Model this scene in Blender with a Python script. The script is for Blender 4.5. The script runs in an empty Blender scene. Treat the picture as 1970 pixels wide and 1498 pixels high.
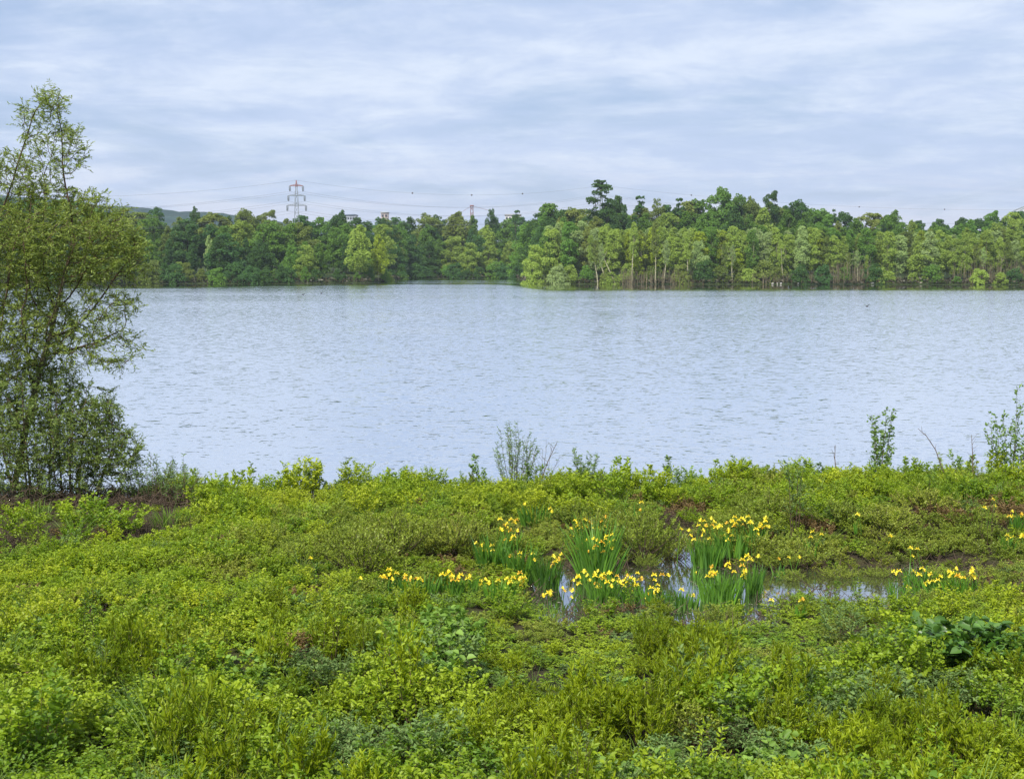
import bpy, math, random
import numpy as np
from mathutils import Vector, Euler, noise as mnoise

SC = bpy.context.scene
COL = SC.collection
R = math.radians

# ------------------------------------------------------------------ camera
H = 4.6                      # eye height above the lake
FPX = 2706.0                 # focal length in photo pixels (photo 1970 x 1498)
PITCH = R(5.15)
cam_d = bpy.data.cameras.new('camera')
cam = bpy.data.objects.new('camera', cam_d)
COL.objects.link(cam)
cam.location = (0, 0, H)
cam.rotation_euler = (R(90) - PITCH, 0, 0)
cam_d.sensor_width = 36
cam_d.lens = FPX / 1970 * 36
cam_d.clip_start = 0.1
cam_d.clip_end = 20000
SC.camera = cam

# ------------------------------------------------------------------ light
SUN_EL, SUN_AZ = R(52), R(205)      # azimuth clockwise from +Y: high, behind the camera, a little to the left
world = bpy.data.worlds.new('World')
SC.world = world
world.use_nodes = True
wn, wl = world.node_tree.nodes, world.node_tree.links
wn.clear()


def N(tree, kind, **kw):
    n = tree.nodes.new(kind)
    for k, v in kw.items():
        setattr(n, k, v)
    return n


def mathn(tree, op, a, b=None, c=None, clamp=False):
    n = tree.nodes.new('ShaderNodeMath')
    n.operation = op
    n.use_clamp = clamp
    for i, v in enumerate((a, b, c)):
        if v is None:
            continue
        if isinstance(v, (int, float)):
            n.inputs[i].default_value = v
        else:
            tree.links.new(v, n.inputs[i])
    return n.outputs[0]


def mixc(tree, fac, a, b):
    n = tree.nodes.new('ShaderNodeMix')
    n.data_type = 'RGBA'
    for s, v in ((n.inputs[0], fac), (n.inputs[6], a), (n.inputs[7], b)):
        if isinstance(v, (int, float)):
            s.default_value = v
        elif isinstance(v, tuple):
            s.default_value = v if len(v) == 4 else (*v, 1)
        else:
            tree.links.new(v, s)
    return n.outputs[2]


def maprange(tree, v, a, b, c=0.0, d=1.0, smooth=True):
    n = tree.nodes.new('ShaderNodeMapRange')
    n.interpolation_type = 'SMOOTHSTEP' if smooth else 'LINEAR'
    tree.links.new(v, n.inputs[0])
    for i, x in zip((1, 2, 3, 4), (a, b, c, d)):
        n.inputs[i].default_value = x
    return n.outputs[0]


def noise_tex(tree, vec, scale, detail=3, rough=0.55, dist=0.0, lac=2.0):
    n = tree.nodes.new('ShaderNodeTexNoise')
    n.inputs['Scale'].default_value = scale
    n.inputs['Detail'].default_value = detail
    n.inputs['Roughness'].default_value = rough
    n.inputs['Distortion'].default_value = dist
    n.inputs['Lacunarity'].default_value = lac
    if vec is not None:
        tree.links.new(vec, n.inputs['Vector'])
    return n.outputs['Fac']


SKY_STRENGTH = 0.0765
wt = world.node_tree
sky = N(wt, 'ShaderNodeTexSky', sky_type='NISHITA', sun_disc=False)
sky.sun_elevation = SUN_EL
sky.sun_rotation = SUN_AZ
sky.air_density = 1.0
sky.dust_density = 1.6
tc = N(wt, 'ShaderNodeTexCoord')
sep = N(wt, 'ShaderNodeSeparateXYZ')
wl.new(tc.outputs['Generated'], sep.inputs[0])
up = mathn(wt, 'MAXIMUM', sep.outputs[2], 0.0)
den = mathn(wt, 'ADD', up, 0.13)
cx = mathn(wt, 'DIVIDE', sep.outputs[0], den)
cy = mathn(wt, 'DIVIDE', sep.outputs[1], den)
comb = N(wt, 'ShaderNodeCombineXYZ')
wl.new(cx, comb.inputs[0])
wl.new(cy, comb.inputs[1])
comb.inputs[2].default_value = 3.7
n1 = noise_tex(wt, comb.outputs[0], 0.95, 7, 0.62, 0.8)
mp = N(wt, 'ShaderNodeMapping')
mp.inputs['Location'].default_value = (11.3, 4.1, 0)
mp.inputs['Scale'].default_value = (0.6, 0.9, 1)
wl.new(comb.outputs[0], mp.inputs[0])
n2 = noise_tex(wt, mp.outputs[0], 1.3, 7, 0.62, 0.4)
n3 = noise_tex(wt, comb.outputs[0], 3.0, 8, 0.68, 0.35)
cov = mathn(wt, 'ADD', mathn(wt, 'MULTIPLY', n1, 0.55), mathn(wt, 'MULTIPLY', n2, 0.45))
mask = maprange(wt, cov, 0.36, 0.54, 0.2, 1.0)
bright = mathn(wt, 'ADD', mathn(wt, 'MULTIPLY', n2, 0.42), mathn(wt, 'MULTIPLY', n3, 0.58))
bmask = maprange(wt, bright, 0.41, 0.64, 0.0, 1.0)
cloud = mixc(wt, bmask, (5.3, 6.4, 8.65), (7.3, 8.15, 9.6))
# a paler, slightly pink belt of cloud low down
low = maprange(wt, up, 0.02, 0.085, 1.0, 0.0)
lown = mathn(wt, 'MULTIPLY', low, maprange(wt, n2, 0.42, 0.6, 0.15, 0.85))
cloud = mixc(wt, lown, cloud, (6.9, 7.15, 8.5))
clear = mixc(wt, 0.5, sky.outputs[0], (4.0, 5.6, 9.2))
skyc = mixc(wt, mask, clear, cloud)
bg = N(wt, 'ShaderNodeBackground')
bg.inputs[1].default_value = SKY_STRENGTH
wl.new(skyc, bg.inputs[0])
wo = N(wt, 'ShaderNodeOutputWorld')
wl.new(bg.outputs[0], wo.inputs[0])

sun_d = bpy.data.lights.new('sun', 'SUN')
sun_d.energy = 5.0
sun_d.angle = R(3)
sun_d.color = (1.0, 0.95, 0.86)
sun = bpy.data.objects.new('sun', sun_d)
COL.objects.link(sun)
sd = Vector((math.sin(SUN_AZ) * math.cos(SUN_EL), math.cos(SUN_AZ) * math.cos(SUN_EL), math.sin(SUN_EL)))
sun.rotation_euler = (-sd).to_track_quat('-Z', 'Y').to_euler()
sun.location = (0, -20, 60)

SC.view_settings.view_transform = 'Standard'
SC.view_settings.look = 'None'
SC.view_settings.exposure = 0.5
SC.view_settings.gamma = 1.0
SC.view_settings.use_curve_mapping = False
SC.render.engine = 'CYCLES'
SC.cycles.max_bounces = 6
SC.cycles.diffuse_bounces = 3
SC.cycles.transmission_bounces = 3
SC.cycles.volume_bounces = 0
SC.cycles.transparent_max_bounces = 4

# ------------------------------------------------------------------ helpers
CP, SP = math.cos(PITCH), math.sin(PITCH)


def ray(px, py):
    xr, yr = (px - 985) / FPX, (749 - py) / FPX
    return np.array([xr, CP + yr * SP, -SP + yr * CP])


def at_z(px, py, z=0.0):
    d = ray(px, py)
    return np.array([0, 0, H]) + d * ((z - H) / d[2])


def at_y(px, py, Y):
    d = ray(px, py)
    return np.array([0, 0, H]) + d * (Y / d[1])


def project(x, y, z):
    dz = z - H
    dep = y * CP - dz * SP
    upc = y * SP + dz * CP
    return 985 + FPX * x / dep, 749 - FPX * upc / dep


def vnoise(x, y, s, seed=0.0):
    """smooth value noise, arrays in, about 0..1"""
    x = np.asarray(x, float) / s + seed * 17.31
    y = np.asarray(y, float) / s - seed * 9.77
    xi, yi = np.floor(x), np.floor(y)
    fx, fy = x - xi, y - yi
    fx, fy = fx * fx * (3 - 2 * fx), fy * fy * (3 - 2 * fy)

    def h(a, b):
        v = np.sin(a * 127.1 + b * 311.7 + seed * 74.7) * 43758.5453
        return v - np.floor(v)
    return (h(xi, yi) * (1 - fx) + h(xi + 1, yi) * fx) * (1 - fy) + (h(xi, yi + 1) * (1 - fx) + h(xi + 1, yi + 1) * fx) * fy


def tag(o, label=None, cat=None, group=None, kind=None):
    if label:
        o['label'] = label
    if cat:
        o['category'] = cat
    if group:
        o['group'] = group
    if kind:
        o['kind'] = kind
    return o


def empty(name, loc, rz=0.0, sc=1.0):
    o = bpy.data.objects.new(name, None)
    o.empty_display_size = 0.2
    o.location = loc
    o.rotation_euler = (0, 0, rz)
    if not isinstance(sc, (tuple, list)):
        sc = (sc, sc, sc)
    o.scale = sc
    COL.objects.link(o)
    return o


def link(name, mesh, parent=None, mat=None):
    o = bpy.data.objects.new(name, mesh)
    COL.objects.link(o)
    if parent is not None:
        o.parent = parent
    if mat is not None:
        if len(mesh.materials) == 0:
            mesh.materials.append(mat)
        if mesh.materials[0] is not mat:
            o.material_slots[0].link = 'OBJECT'
            o.material_slots[0].material = mat
    return o


class Geo:
    """collects vertices, faces (quads / tris), a per-face random value and a material index"""

    def __init__(self):
        self.v, self.f, self.r, self.m, self.n = [], [], [], [], 0

    def add(self, verts, faces, rnd, mi=0):
        verts = np.asarray(verts, float).reshape(-1, 3)
        faces = np.asarray(faces, int)
        self.v.append(verts)
        self.f.append(faces + self.n)
        rr = np.asarray(rnd, float)
        self.r.append(np.full(len(faces), float(rr)) if rr.ndim == 0 else rr)
        self.m.append(np.full(len(faces), mi))
        self.n += len(verts)

    def mesh(self, name, mats=(), smooth=False):
        me = bpy.data.meshes.new(name)
        v = np.concatenate(self.v)
        sizes = np.concatenate([np.full(len(f), f.shape[1]) for f in self.f])
        idx = np.concatenate([f.ravel() for f in self.f])
        me.vertices.add(len(v))
        me.vertices.foreach_set('co', v.ravel())
        me.loops.add(len(idx))
        me.loops.foreach_set('vertex_index', idx)
        me.polygons.add(len(sizes))
        me.polygons.foreach_set('loop_start', np.concatenate([[0], np.cumsum(sizes)[:-1]]))
        me.polygons.foreach_set('material_index', np.concatenate(self.m))
        if smooth:
            me.polygons.foreach_set('use_smooth', np.ones(len(sizes), bool))
        a = me.attributes.new('rnd', 'FLOAT', 'FACE')
        a.data.foreach_set('value', np.concatenate(self.r))
        for m in mats:
            me.materials.append(m)
        me.update(calc_edges=True)
        me.validate()
        return me


def unit(v):
    return v / np.maximum(np.linalg.norm(v, axis=-1, keepdims=True), 1e-9)


def leaves(g, rng, pos, d, nrm, L, W, fold=0.18, droop=0.15, mi=0, simple=False):
    """pointed oval leaves: hexagon folded along the midrib (2 quads), or one diamond"""
    n = len(pos)
    if n == 0:
        return
    d = unit(d)
    s = unit(np.cross(d, nrm))
    u = unit(np.cross(s, d))
    L = np.broadcast_to(np.asarray(L, float), (n,))[:, None]
    W = np.broadcast_to(np.asarray(W, float), (n,))[:, None]
    if simple:
        a = pos
        b = pos + d * L * 0.45 + s * W * 0.5 + u * W * fold
        c = pos + d * L - u * L * droop
        e = pos + d * L * 0.45 - s * W * 0.5 + u * W * fold
        v = np.stack([a, b, c, e], 1).reshape(-1, 3)
        f = np.arange(4 * n).reshape(n, 4)
        g.add(v, f, rng.random(n), mi)
        return
    a = pos
    b1 = pos + d * L * 0.28 + s * W * 0.46 + u * W * fold
    b2 = pos + d * L * 0.68 + s * W * 0.36 + u * (W * fold - L * droop * 0.4)
    c = pos + d * L - u * L * droop
    e1 = pos + d * L * 0.28 - s * W * 0.46 + u * W * fold
    e2 = pos + d * L * 0.68 - s * W * 0.36 + u * (W * fold - L * droop * 0.4)
    v = np.stack([a, b1, b2, c, e2, e1], 1).reshape(-1, 3)
    k = np.arange(n)[:, None] * 6
    f = np.concatenate([k + np.array([[0, 1, 2, 3]]), k + np.array([[0, 3, 4, 5]])], 0)
    r = rng.random(n)
    g.add(v, f, np.concatenate([r, r]), mi)


def segs(g, P, Q, rp, rq, sides=4, mi=0, rnd=0.5):
    """independent tapered prisms P->Q (vectorised)"""
    P, Q = np.asarray(P, float).reshape(-1, 3), np.asarray(Q, float).reshape(-1, 3)
    n = len(P)
    if n == 0:
        return
    d = unit(Q - P)
    ref = np.where(np.abs(d[:, 2:3]) > 0.9, np.array([[1., 0, 0]]), np.array([[0, 0, 1.]]))
    s = unit(np.cross(d, ref))
    u = np.cross(s, d)
    rp = np.broadcast_to(np.asarray(rp, float), (n,))[:, None]
    rq = np.broadcast_to(np.asarray(rq, float), (n,))[:, None]
    ring = []
    for k in range(sides):
        a = 2 * math.pi * k / sides
        ring.append(P + (s * math.cos(a) + u * math.sin(a)) * rp)
    for k in range(sides):
        a = 2 * math.pi * k / sides
        ring.append(Q + (s * math.cos(a) + u * math.sin(a)) * rq)
    v = np.stack(ring, 1).reshape(-1, 3)
    base = np.arange(n)[:, None] * 2 * sides
    fs = []
    for k in range(sides):
        k2 = (k + 1) % sides
        fs.append(base + np.array([[k, k2, sides + k2, sides + k]]))
    g.add(v, np.concatenate(fs, 0), rnd, mi)


def tube(g, pts, radii, sides=6, mi=0, rnd=0.5, cap=True):
    pts = np.asarray(pts, float)
    n = len(pts)
    radii = np.broadcast_to(np.asarray(radii, float), (n,))
    tang = np.gradient(pts, axis=0)
    tang = unit(tang)
    ref = np.array([1., 0, 0]) if abs(tang[0, 2]) > 0.8 else np.array([0, 0, 1.])
    v = []
    s = unit(np.cross(tang[0], ref))
    for i in range(n):
        s = unit(s - tang[i] * np.dot(s, tang[i]))
        u = np.cross(tang[i], s)
        for k in range(sides):
            a = 2 * math.pi * k / sides
            v.append(pts[i] + (s * math.cos(a) + u * math.sin(a)) * radii[i])
    f = []
    for i in range(n - 1):
        for k in range(sides):
            k2 = (k + 1) % sides
            f.append((i * sides + k, i * sides + k2, (i + 1) * sides + k2, (i + 1) * sides + k))
    g.add(v, f, rnd, mi)
    if cap and sides >= 3:
        c = pts[-1] + tang[-1] * radii[-1] * 0.5
        vv = v[-sides:] + [c]
        g.add(vv, [(k, (k + 1) % sides, sides) for k in range(sides)], rnd, mi)


def box(g, c, s, rz=0.0, rnd=0.5, mi=0):
    c, s = np.array(c, float), np.array(s, float) / 2
    v = np.array([[x, y, z] for z in (-1, 1) for y in (-1, 1) for x in (-1, 1)], float) * s
    ca, sa = math.cos(rz), math.sin(rz)
    v = np.stack([v[:, 0] * ca - v[:, 1] * sa, v[:, 0] * sa + v[:, 1] * ca, v[:, 2]], 1) + c
    g.add(v, [(0, 2, 3, 1), (4, 5, 7, 6), (0, 1, 5, 4), (1, 3, 7, 5), (3, 2, 6, 7), (2, 0, 4, 6)], rnd, mi)


# ------------------------------------------------------------------ materials
def new_mat(name):
    m = bpy.data.materials.new(name)
    m.use_nodes = True
    m.node_tree.nodes.clear()
    return m, m.node_tree


def leaf_mat(name, dark, light, trans=0.35, rough=0.5, spec=0.35, tint=None, patch=0.0, patch_scale=0.6, patch_col=None, deep=0.0):
    """leaf colour differs from leaf to leaf, from plant to plant and (patch) from place to place"""
    m, t = new_mat(name)
    at = N(t, 'ShaderNodeAttribute', attribute_name='rnd')
    oi = N(t, 'ShaderNodeObjectInfo')
    c = mixc(t, at.outputs['Fac'], dark, light)
    if tint is not None:
        f = maprange(t, oi.outputs['Random'], 0.35, 1.0, 0.0, 0.65, False)
        c = mixc(t, f, c, tint)
    if patch > 0:
        geo = N(t, 'ShaderNodeNewGeometry')
        nz = noise_tex(t, geo.outputs['Position'], patch_scale, 2)
        f = maprange(t, nz, 0.45, 0.62, 0.0, patch)
        c = mixc(t, f, c, patch_col)
    if deep > 0:
        g2 = N(t, 'ShaderNodeNewGeometry')
        n2_ = noise_tex(t, g2.outputs['Position'], 1.1, 2, 0.5, 0.5)
        f = maprange(t, n2_, 0.50, 0.66, 0.0, deep)
        c = mixc(t, f, c, (dark[0] * .75, dark[1] * .85, dark[2] * 1.6))
    # a little brightness variation per plant
    hs = N(t, 'ShaderNodeHueSaturation')
    t.links.new(c, hs.inputs['Color'])
    t.links.new(maprange(t, oi.outputs['Random'], 0, 1, 0.82, 1.18, False), hs.inputs['Value'])
    c = hs.outputs[0]
    p = N(t, 'ShaderNodeBsdfPrincipled')
    p.inputs['Roughness'].default_value = rough
    p.inputs['Specular IOR Level'].default_value = spec
    t.links.new(c, p.inputs['Base Color'])
    tr = N(t, 'ShaderNodeBsdfTranslucent')
    tcx = mixc(t, 0.5, c, (light[0] * 1.5, light[1] * 1.5, light[2] * 0.9))
    t.links.new(tcx, tr.inputs[0])
    mx = N(t, 'ShaderNodeMixShader')
    mx.inputs[0].default_value = trans
    t.links.new(p.outputs[0], mx.inputs[1])
    t.links.new(tr.outputs[0], mx.inputs[2])
    o = N(t, 'ShaderNodeOutputMaterial')
    t.links.new(mx.outputs[0], o.inputs[0])
    return m


def plain_mat(name, col, rough=0.8, col2=None, scale=8.0, bump=0.0, metal=0.0, spec=0.3):
    m, t = new_mat(name)
    p = N(t, 'ShaderNodeBsdfPrincipled')
    p.inputs['Roughness'].default_value = rough
    p.inputs['Metallic'].default_value = metal
    p.inputs['Specular IOR Level'].default_value = spec
    tcn = N(t, 'ShaderNodeTexCoord')
    nz = noise_tex(t, tcn.outputs['Object'], scale, 4)
    c2 = col2 or tuple(x * 0.7 for x in col)
    c = mixc(t, maprange(t, nz, 0.38, 0.62), c2, col)
    t.links.new(c, p.inputs['Base Color'])
    if bump:
        b = N(t, 'ShaderNodeBump')
        b.inputs['Strength'].default_value = bump
        b.inputs['Distance'].default_value = 0.02
        t.links.new(nz, b.inputs['Height'])
        t.links.new(b.outputs[0], p.inputs['Normal'])
    o = N(t, 'ShaderNodeOutputMaterial')
    t.links.new(p.outputs[0], o.inputs[0])
    return m


M = {}
# foreground greens
M['bramble'] = leaf_mat('bramble_leaf', (0.073, 0.165, 0.008), (0.268, 0.396, 0.018), 0.38, tint=(0.183, 0.242, 0.014),
                        patch=0.75, patch_scale=0.5, patch_col=(0.300, 0.380, 0.018), deep=.7)
M['bright'] = leaf_mat('bright_leaf', (0.132, 0.231, 0.008), (0.299, 0.420, 0.018), 0.4, tint=(0.322, 0.357, 0.012), patch=.6, patch_scale=.4, patch_col=(0.380, 0.410, 0.020), deep=.6)
M['whip'] = leaf_mat('willow_whip_leaf', (0.126, 0.205, 0.006), (0.288, 0.356, 0.012), 0.42, tint=(0.288, 0.356, 0.012), deep=.5)
M['broad'] = leaf_mat('broad_leaf', (0.095, 0.19, 0.022), (0.22, 0.35, 0.06), 0.38, rough=0.5, spec=0.3)
M['olive'] = leaf_mat('olive_willow_leaf', (0.112, 0.178, 0.018), (0.325, 0.410, 0.045), 0.35, tint=(0.269, 0.254, 0.040),
                      patch=0.6, patch_scale=0.5, patch_col=(0.179, 0.248, 0.025))
M['grey'] = leaf_mat('grey_willow_leaf', (0.085, 0.16, 0.04), (0.20, 0.29, 0.09), 0.38, spec=.2)
M['darkleaf'] = leaf_mat('dark_bramble_leaf', (0.039, 0.102, 0.012), (0.098, 0.204, 0.030), 0.25, rough=0.4, spec=0.5)
M['willow'] = leaf_mat('willow_leaf', (0.10, 0.155, 0.026), (0.26, 0.33, 0.07), 0.42)
M['willow_low'] = leaf_mat('low_willow_leaf', (0.085, 0.145, 0.03), (0.23, 0.31, 0.075), 0.42)
M['iris'] = leaf_mat('iris_blade', (0.041, 0.125, 0.018), (0.115, 0.250, 0.025), 0.3, rough=0.42, tint=(0.101, 0.225, 0.020))
M['grass'] = leaf_mat('grass_blade', (0.078, 0.156, 0.015), (0.169, 0.264, 0.030), 0.35)
M['twig'] = plain_mat('twig_bark', (0.11, 0.075, 0.045), 0.9, (0.06, 0.04, 0.026), 30)
M['stem'] = plain_mat('green_stem', (0.10, 0.12, 0.03), 0.8, (0.10, 0.06, 0.03), 12)
M['rust'] = leaf_mat('rusty_leaf', (0.11, 0.065, 0.025), (0.24, 0.17, 0.06), 0.3)
M['dead'] = plain_mat('dead_twig', (0.115, 0.082, 0.055), 0.95, (0.05, 0.036, 0.026), 9)
M['bark'] = plain_mat('willow_bark', (0.17, 0.15, 0.10), 0.95, (0.08, 0.07, 0.045), 25, bump=0.5)
M['yellow'] = leaf_mat('iris_petal', (0.78, 0.60, 0.015), (0.92, 0.80, 0.08), 0.35, rough=0.55)
M['spent'] = leaf_mat('fading_petal', (0.62, 0.36, 0.02), (0.75, 0.50, 0.05), 0.3, rough=0.6)


# far trees: several greens
def far_green(name, a, b, tint):
    return leaf_mat(name, a, b, 0.45, rough=0.6, spec=0.12, tint=tint)


FG = {
    'dark': far_green('far_dark', (0.033, 0.085, 0.022), (0.093, 0.176, 0.044), (0.050, 0.124, 0.041)),
    'mid': far_green('far_mid', (0.067, 0.144, 0.026), (0.163, 0.278, 0.048), (0.104, 0.220, 0.038)),
    'olive': far_green('far_olive', (0.091, 0.138, 0.029), (0.195, 0.258, 0.058), (0.183, 0.204, 0.046)),
    'light': far_green('far_light', (0.147, 0.228, 0.045), (0.316, 0.414, 0.083), (0.238, 0.324, 0.060)),
    'yellow': far_green('far_yellow', (0.171, 0.240, 0.023), (0.329, 0.408, 0.042), (0.268, 0.348, 0.031)),
    'silver': far_green('far_silver', (0.168, 0.248, 0.090), (0.365, 0.455, 0.194), (0.238, 0.345, 0.105)),
}
M['far_trunk'] = plain_mat('pale_bark', (0.27, 0.26, 0.17), 0.9, (0.14, 0.13, 0.08), 3)
M['far_dark_trunk'] = plain_mat('dark_bark', (0.10, 0.085, 0.06), 0.95, (0.05, 0.04, 0.03), 3)


# ground
def ground_mat():
    m, t = new_mat('ground_soil')
    geo = N(t, 'ShaderNodeNewGeometry')
    p = N(t, 'ShaderNodeBsdfPrincipled')
    p.inputs['Roughness'].default_value = 0.95
    p.inputs['Specular IOR Level'].default_value = 0.1
    nz = noise_tex(t, geo.outputs['Position'], 1.3, 6, 0.65)
    nf = noise_tex(t, geo.outputs['Position'], 22, 4, 0.7)
    c = mixc(t, maprange(t, nz, 0.4, 0.62), (0.030, 0.022, 0.016), (0.045, 0.055, 0.014))
    c = mixc(t, maprange(t, nf, 0.45, 0.7, 0, 0.6), c, (0.075, 0.058, 0.04))
    sp = N(t, 'ShaderNodeSeparateXYZ')
    t.links.new(geo.outputs['Position'], sp.inputs[0])
    # far land is wooded: green between the trees
    far = mixc(t, maprange(t, noise_tex(t, geo.outputs['Position'], 0.05, 5), 0.4, 0.6), (0.018, 0.03, 0.010), (0.035, 0.05, 0.014))
    c = mixc(t, maprange(t, sp.outputs[1], 200, 260), c, far)
    t.links.new(c, p.inputs['Base Color'])
    b = N(t, 'ShaderNodeBump')
    b.inputs['Distance'].default_value = 0.03
    t.links.new(nf, b.inputs['Height'])
    t.links.new(b.outputs[0], p.inputs['Normal'])
    o = N(t, 'ShaderNodeOutputMaterial')
    t.links.new(p.outputs[0], o.inputs[0])
    return m


def lake_mat():
    m, t = new_mat('lake_water')
    geo = N(t, 'ShaderNodeNewGeometry')
    sp = N(t, 'ShaderNodeSeparateXYZ')
    t.links.new(geo.outputs['Position'], sp.inputs[0])
    mpn = N(t, 'ShaderNodeMapping')
    mpn.inputs['Scale'].default_value = (0.42, 1.0, 1.0)
    mpn.inputs['Rotation'].default_value = (0, 0, R(4))
    t.links.new(geo.outputs['Position'], mpn.inputs[0])
    v = mpn.outputs[0]
    # lee of the far trees: the ripples die out towards the wooded shore
    wob = noise_tex(t, geo.outputs['Position'], 0.02, 3)
    gv = N(t, 'ShaderNodeMapping')
    gv.inputs['Scale'].default_value = (0.35, 1.0, 1.0)
    t.links.new(geo.outputs['Position'], gv.inputs[0])
    yy = mathn(t, 'ADD', sp.outputs[1], mathn(t, 'MULTIPLY', mathn(t, 'SUBTRACT', wob, 0.5), 40))
    # the sheltered strip follows the shore: farther out towards the inlet
    yy = mathn(t, 'SUBTRACT', yy, maprange(t, sp.outputs[0], -75, -28, 0, 46))
    yy = mathn(t, 'ADD', yy, maprange(t, sp.outputs[0], -5, 8, 0, 62))
    inl = mathn(t, 'MULTIPLY', maprange(t, sp.outputs[1], 296, 316), maprange(t, sp.outputs[1], 372, 394, 1.0, 0.0))
    inl = mathn(t, 'MULTIPLY', inl, maprange(t, noise_tex(t, gv.outputs[0], 0.09, 2), 0.42, 0.52, 0.25, 0.8))
    calm = mathn(t, 'MAXIMUM', maprange(t, yy, 238, 268, 1.0, 0.04), inl)
    gust = maprange(t, noise_tex(t, gv.outputs[0], 0.045, 4), 0.36, 0.64, 0.7, 1.15)
    st = mathn(t, 'MULTIPLY', calm, gust)
    # facet slopes straight from coloured noise, so that they stay true to scale far out
    def slope(scale, detail, seed):
        n = t.nodes.new('ShaderNodeTexNoise')
        n.noise_dimensions = '4D'
        n.inputs['W'].default_value = seed
        n.inputs['Scale'].default_value = scale
        n.inputs['Detail'].default_value = detail
        n.inputs['Distortion'].default_value = 0.5
        t.links.new(v, n.inputs['Vector'])
        s_ = N(t, 'ShaderNodeSeparateColor')
        t.links.new(n.outputs['Color'], s_.inputs[0])
        return mathn(t, 'SUBTRACT', s_.outputs[0], 0.5), mathn(t, 'SUBTRACT', s_.outputs[1], 0.5)
    ax, ay = slope(4.6, 3, 1.0)
    bx_, by_ = slope(15.0, 2, 4.0)
    sx_ = mathn(t, 'ADD', mathn(t, 'MULTIPLY', ax, 0.25), mathn(t, 'MULTIPLY', bx_, 0.18))
    sy_ = mathn(t, 'ADD', mathn(t, 'MULTIPLY', ay, 0.50), mathn(t, 'MULTIPLY', by_, 0.42))
    sy_ = mathn(t, 'SUBTRACT', sy_, 0.055)
    cn = N(t, 'ShaderNodeCombineXYZ')
    t.links.new(mathn(t, 'MULTIPLY', sx_, st), cn.inputs[0])
    t.links.new(mathn(t, 'MULTIPLY', sy_, st), cn.inputs[1])
    cn.inputs[2].default_value = 1.0
    nv_ = N(t, 'ShaderNodeVectorMath', operation='NORMALIZE')
    t.links.new(cn.outputs[0], nv_.inputs[0])
    gl = N(t, 'ShaderNodeBsdfGlossy')
    gl.inputs['Roughness'].default_value = 0.05
    gl.inputs['Color'].default_value = (0.97, 0.975, 0.97, 1)
    t.links.new(nv_.outputs[0], gl.inputs['Normal'])
    df = N(t, 'ShaderNodeBsdfDiffuse')
    df.inputs['Color'].default_value = (0.06, 0.10, 0.15, 1)
    fr = N(t, 'ShaderNodeFresnel')
    fr.inputs['IOR'].default_value = 1.4
    t.links.new(nv_.outputs[0], fr.inputs['Normal'])
    mx = N(t, 'ShaderNodeMixShader')
    t.links.new(mathn(t, 'MULTIPLY_ADD', fr.outputs[0], 1.7, 0.47, clamp=True), mx.inputs[0])
    t.links.new(df.outputs[0], mx.inputs[1])
    t.links.new(gl.outputs[0], mx.inputs[2])
    o = N(t, 'ShaderNodeOutputMaterial')
    t.links.new(mx.outputs[0], o.inputs[0])
    return m


def pond_mat():
    m, t = new_mat('pond_water')
    geo = N(t, 'ShaderNodeNewGeometry')
    w = noise_tex(t, geo.outputs['Position'], 3.0, 3)
    b = N(t, 'ShaderNodeBump')
    b.inputs['Distance'].default_value = 0.01
    b.inputs['Strength'].default_value = 0.35
    t.links.new(w, b.inputs['Height'])
    gl = N(t, 'ShaderNodeBsdfGlossy')
    gl.inputs['Roughness'].default_value = 0.02
    gl.inputs['Color'].default_value = (0.95, 0.97, 1, 1)
    t.links.new(b.outputs[0], gl.inputs['Normal'])
    df = N(t, 'ShaderNodeBsdfDiffuse')
    df.inputs['Color'].default_value = (0.03, 0.03, 0.02, 1)
    fr = N(t, 'ShaderNodeFresnel')
    fr.inputs['IOR'].default_value = 1.5
    mx = N(t, 'ShaderNodeMixShader')
    t.links.new(mathn(t, 'POWER', fr.outputs[0], 0.4, clamp=True), mx.inputs[0])
    t.links.new(df.outputs[0], mx.inputs[1])
    t.links.new(gl.outputs[0], mx.inputs[2])
    o = N(t, 'ShaderNodeOutputMaterial')
    t.links.new(mx.outputs[0], o.inputs[0])
    return m


# ------------------------------------------------------------------ terrain
def near_shore(x):
    return 27.0 + 0.3 * np.sin(x * 0.55 + 1.0) + 0.25 * np.sin(x * 1.7) + 0.03 * x


# far shore distance by bearing (x/y), from the photograph
SHB = np.array([(p - 985) / FPX for p in (-1500, -600, 0, 300, 560, 700, 745, 775, 850, 985, 1000, 1040, 1300, 1700, 1970, 2600, 3500)])
SHD = np.array([260, 290, 300, 306, 306, 316, 330, 395, 402, 402, 380, 302, 298, 296, 292, 270, 240.])


def far_shore(b):
    return np.interp(b, SHB, SHD)


PONDS = []
for (px, py, rx, ry) in ((1090, 1140, 0.42, 1.35), (1240, 1130, 1.0, 1.35), (1360, 1130, 0.8, 1.95), (1315, 1052, 0.30, 0.8), (1470, 1124, 0.75, 1.0),
                         (1560, 1106, 0.55, 0.55), (1655, 1126, 0.8, 1.15), (1800, 1100, 0.6, 0.4), (1120, 1135, .7, 1.2)):
    p = at_z(px, py, 0)
    PONDS.append((p[0], p[1], rx, ry))


def pond_depth(x, y):
    """>0 inside the pond"""
    v = np.full(np.shape(x), -9.0)
    for (a, b, rx, ry) in PONDS:
        q = 1 - np.sqrt(((x - a) / rx) ** 2 + ((y - b) / ry) ** 2)
        v = np.maximum(v, q * min(rx, ry))
    return v + (vnoise(x, y, 0.35, 5) - 0.5) * 0.16


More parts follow.
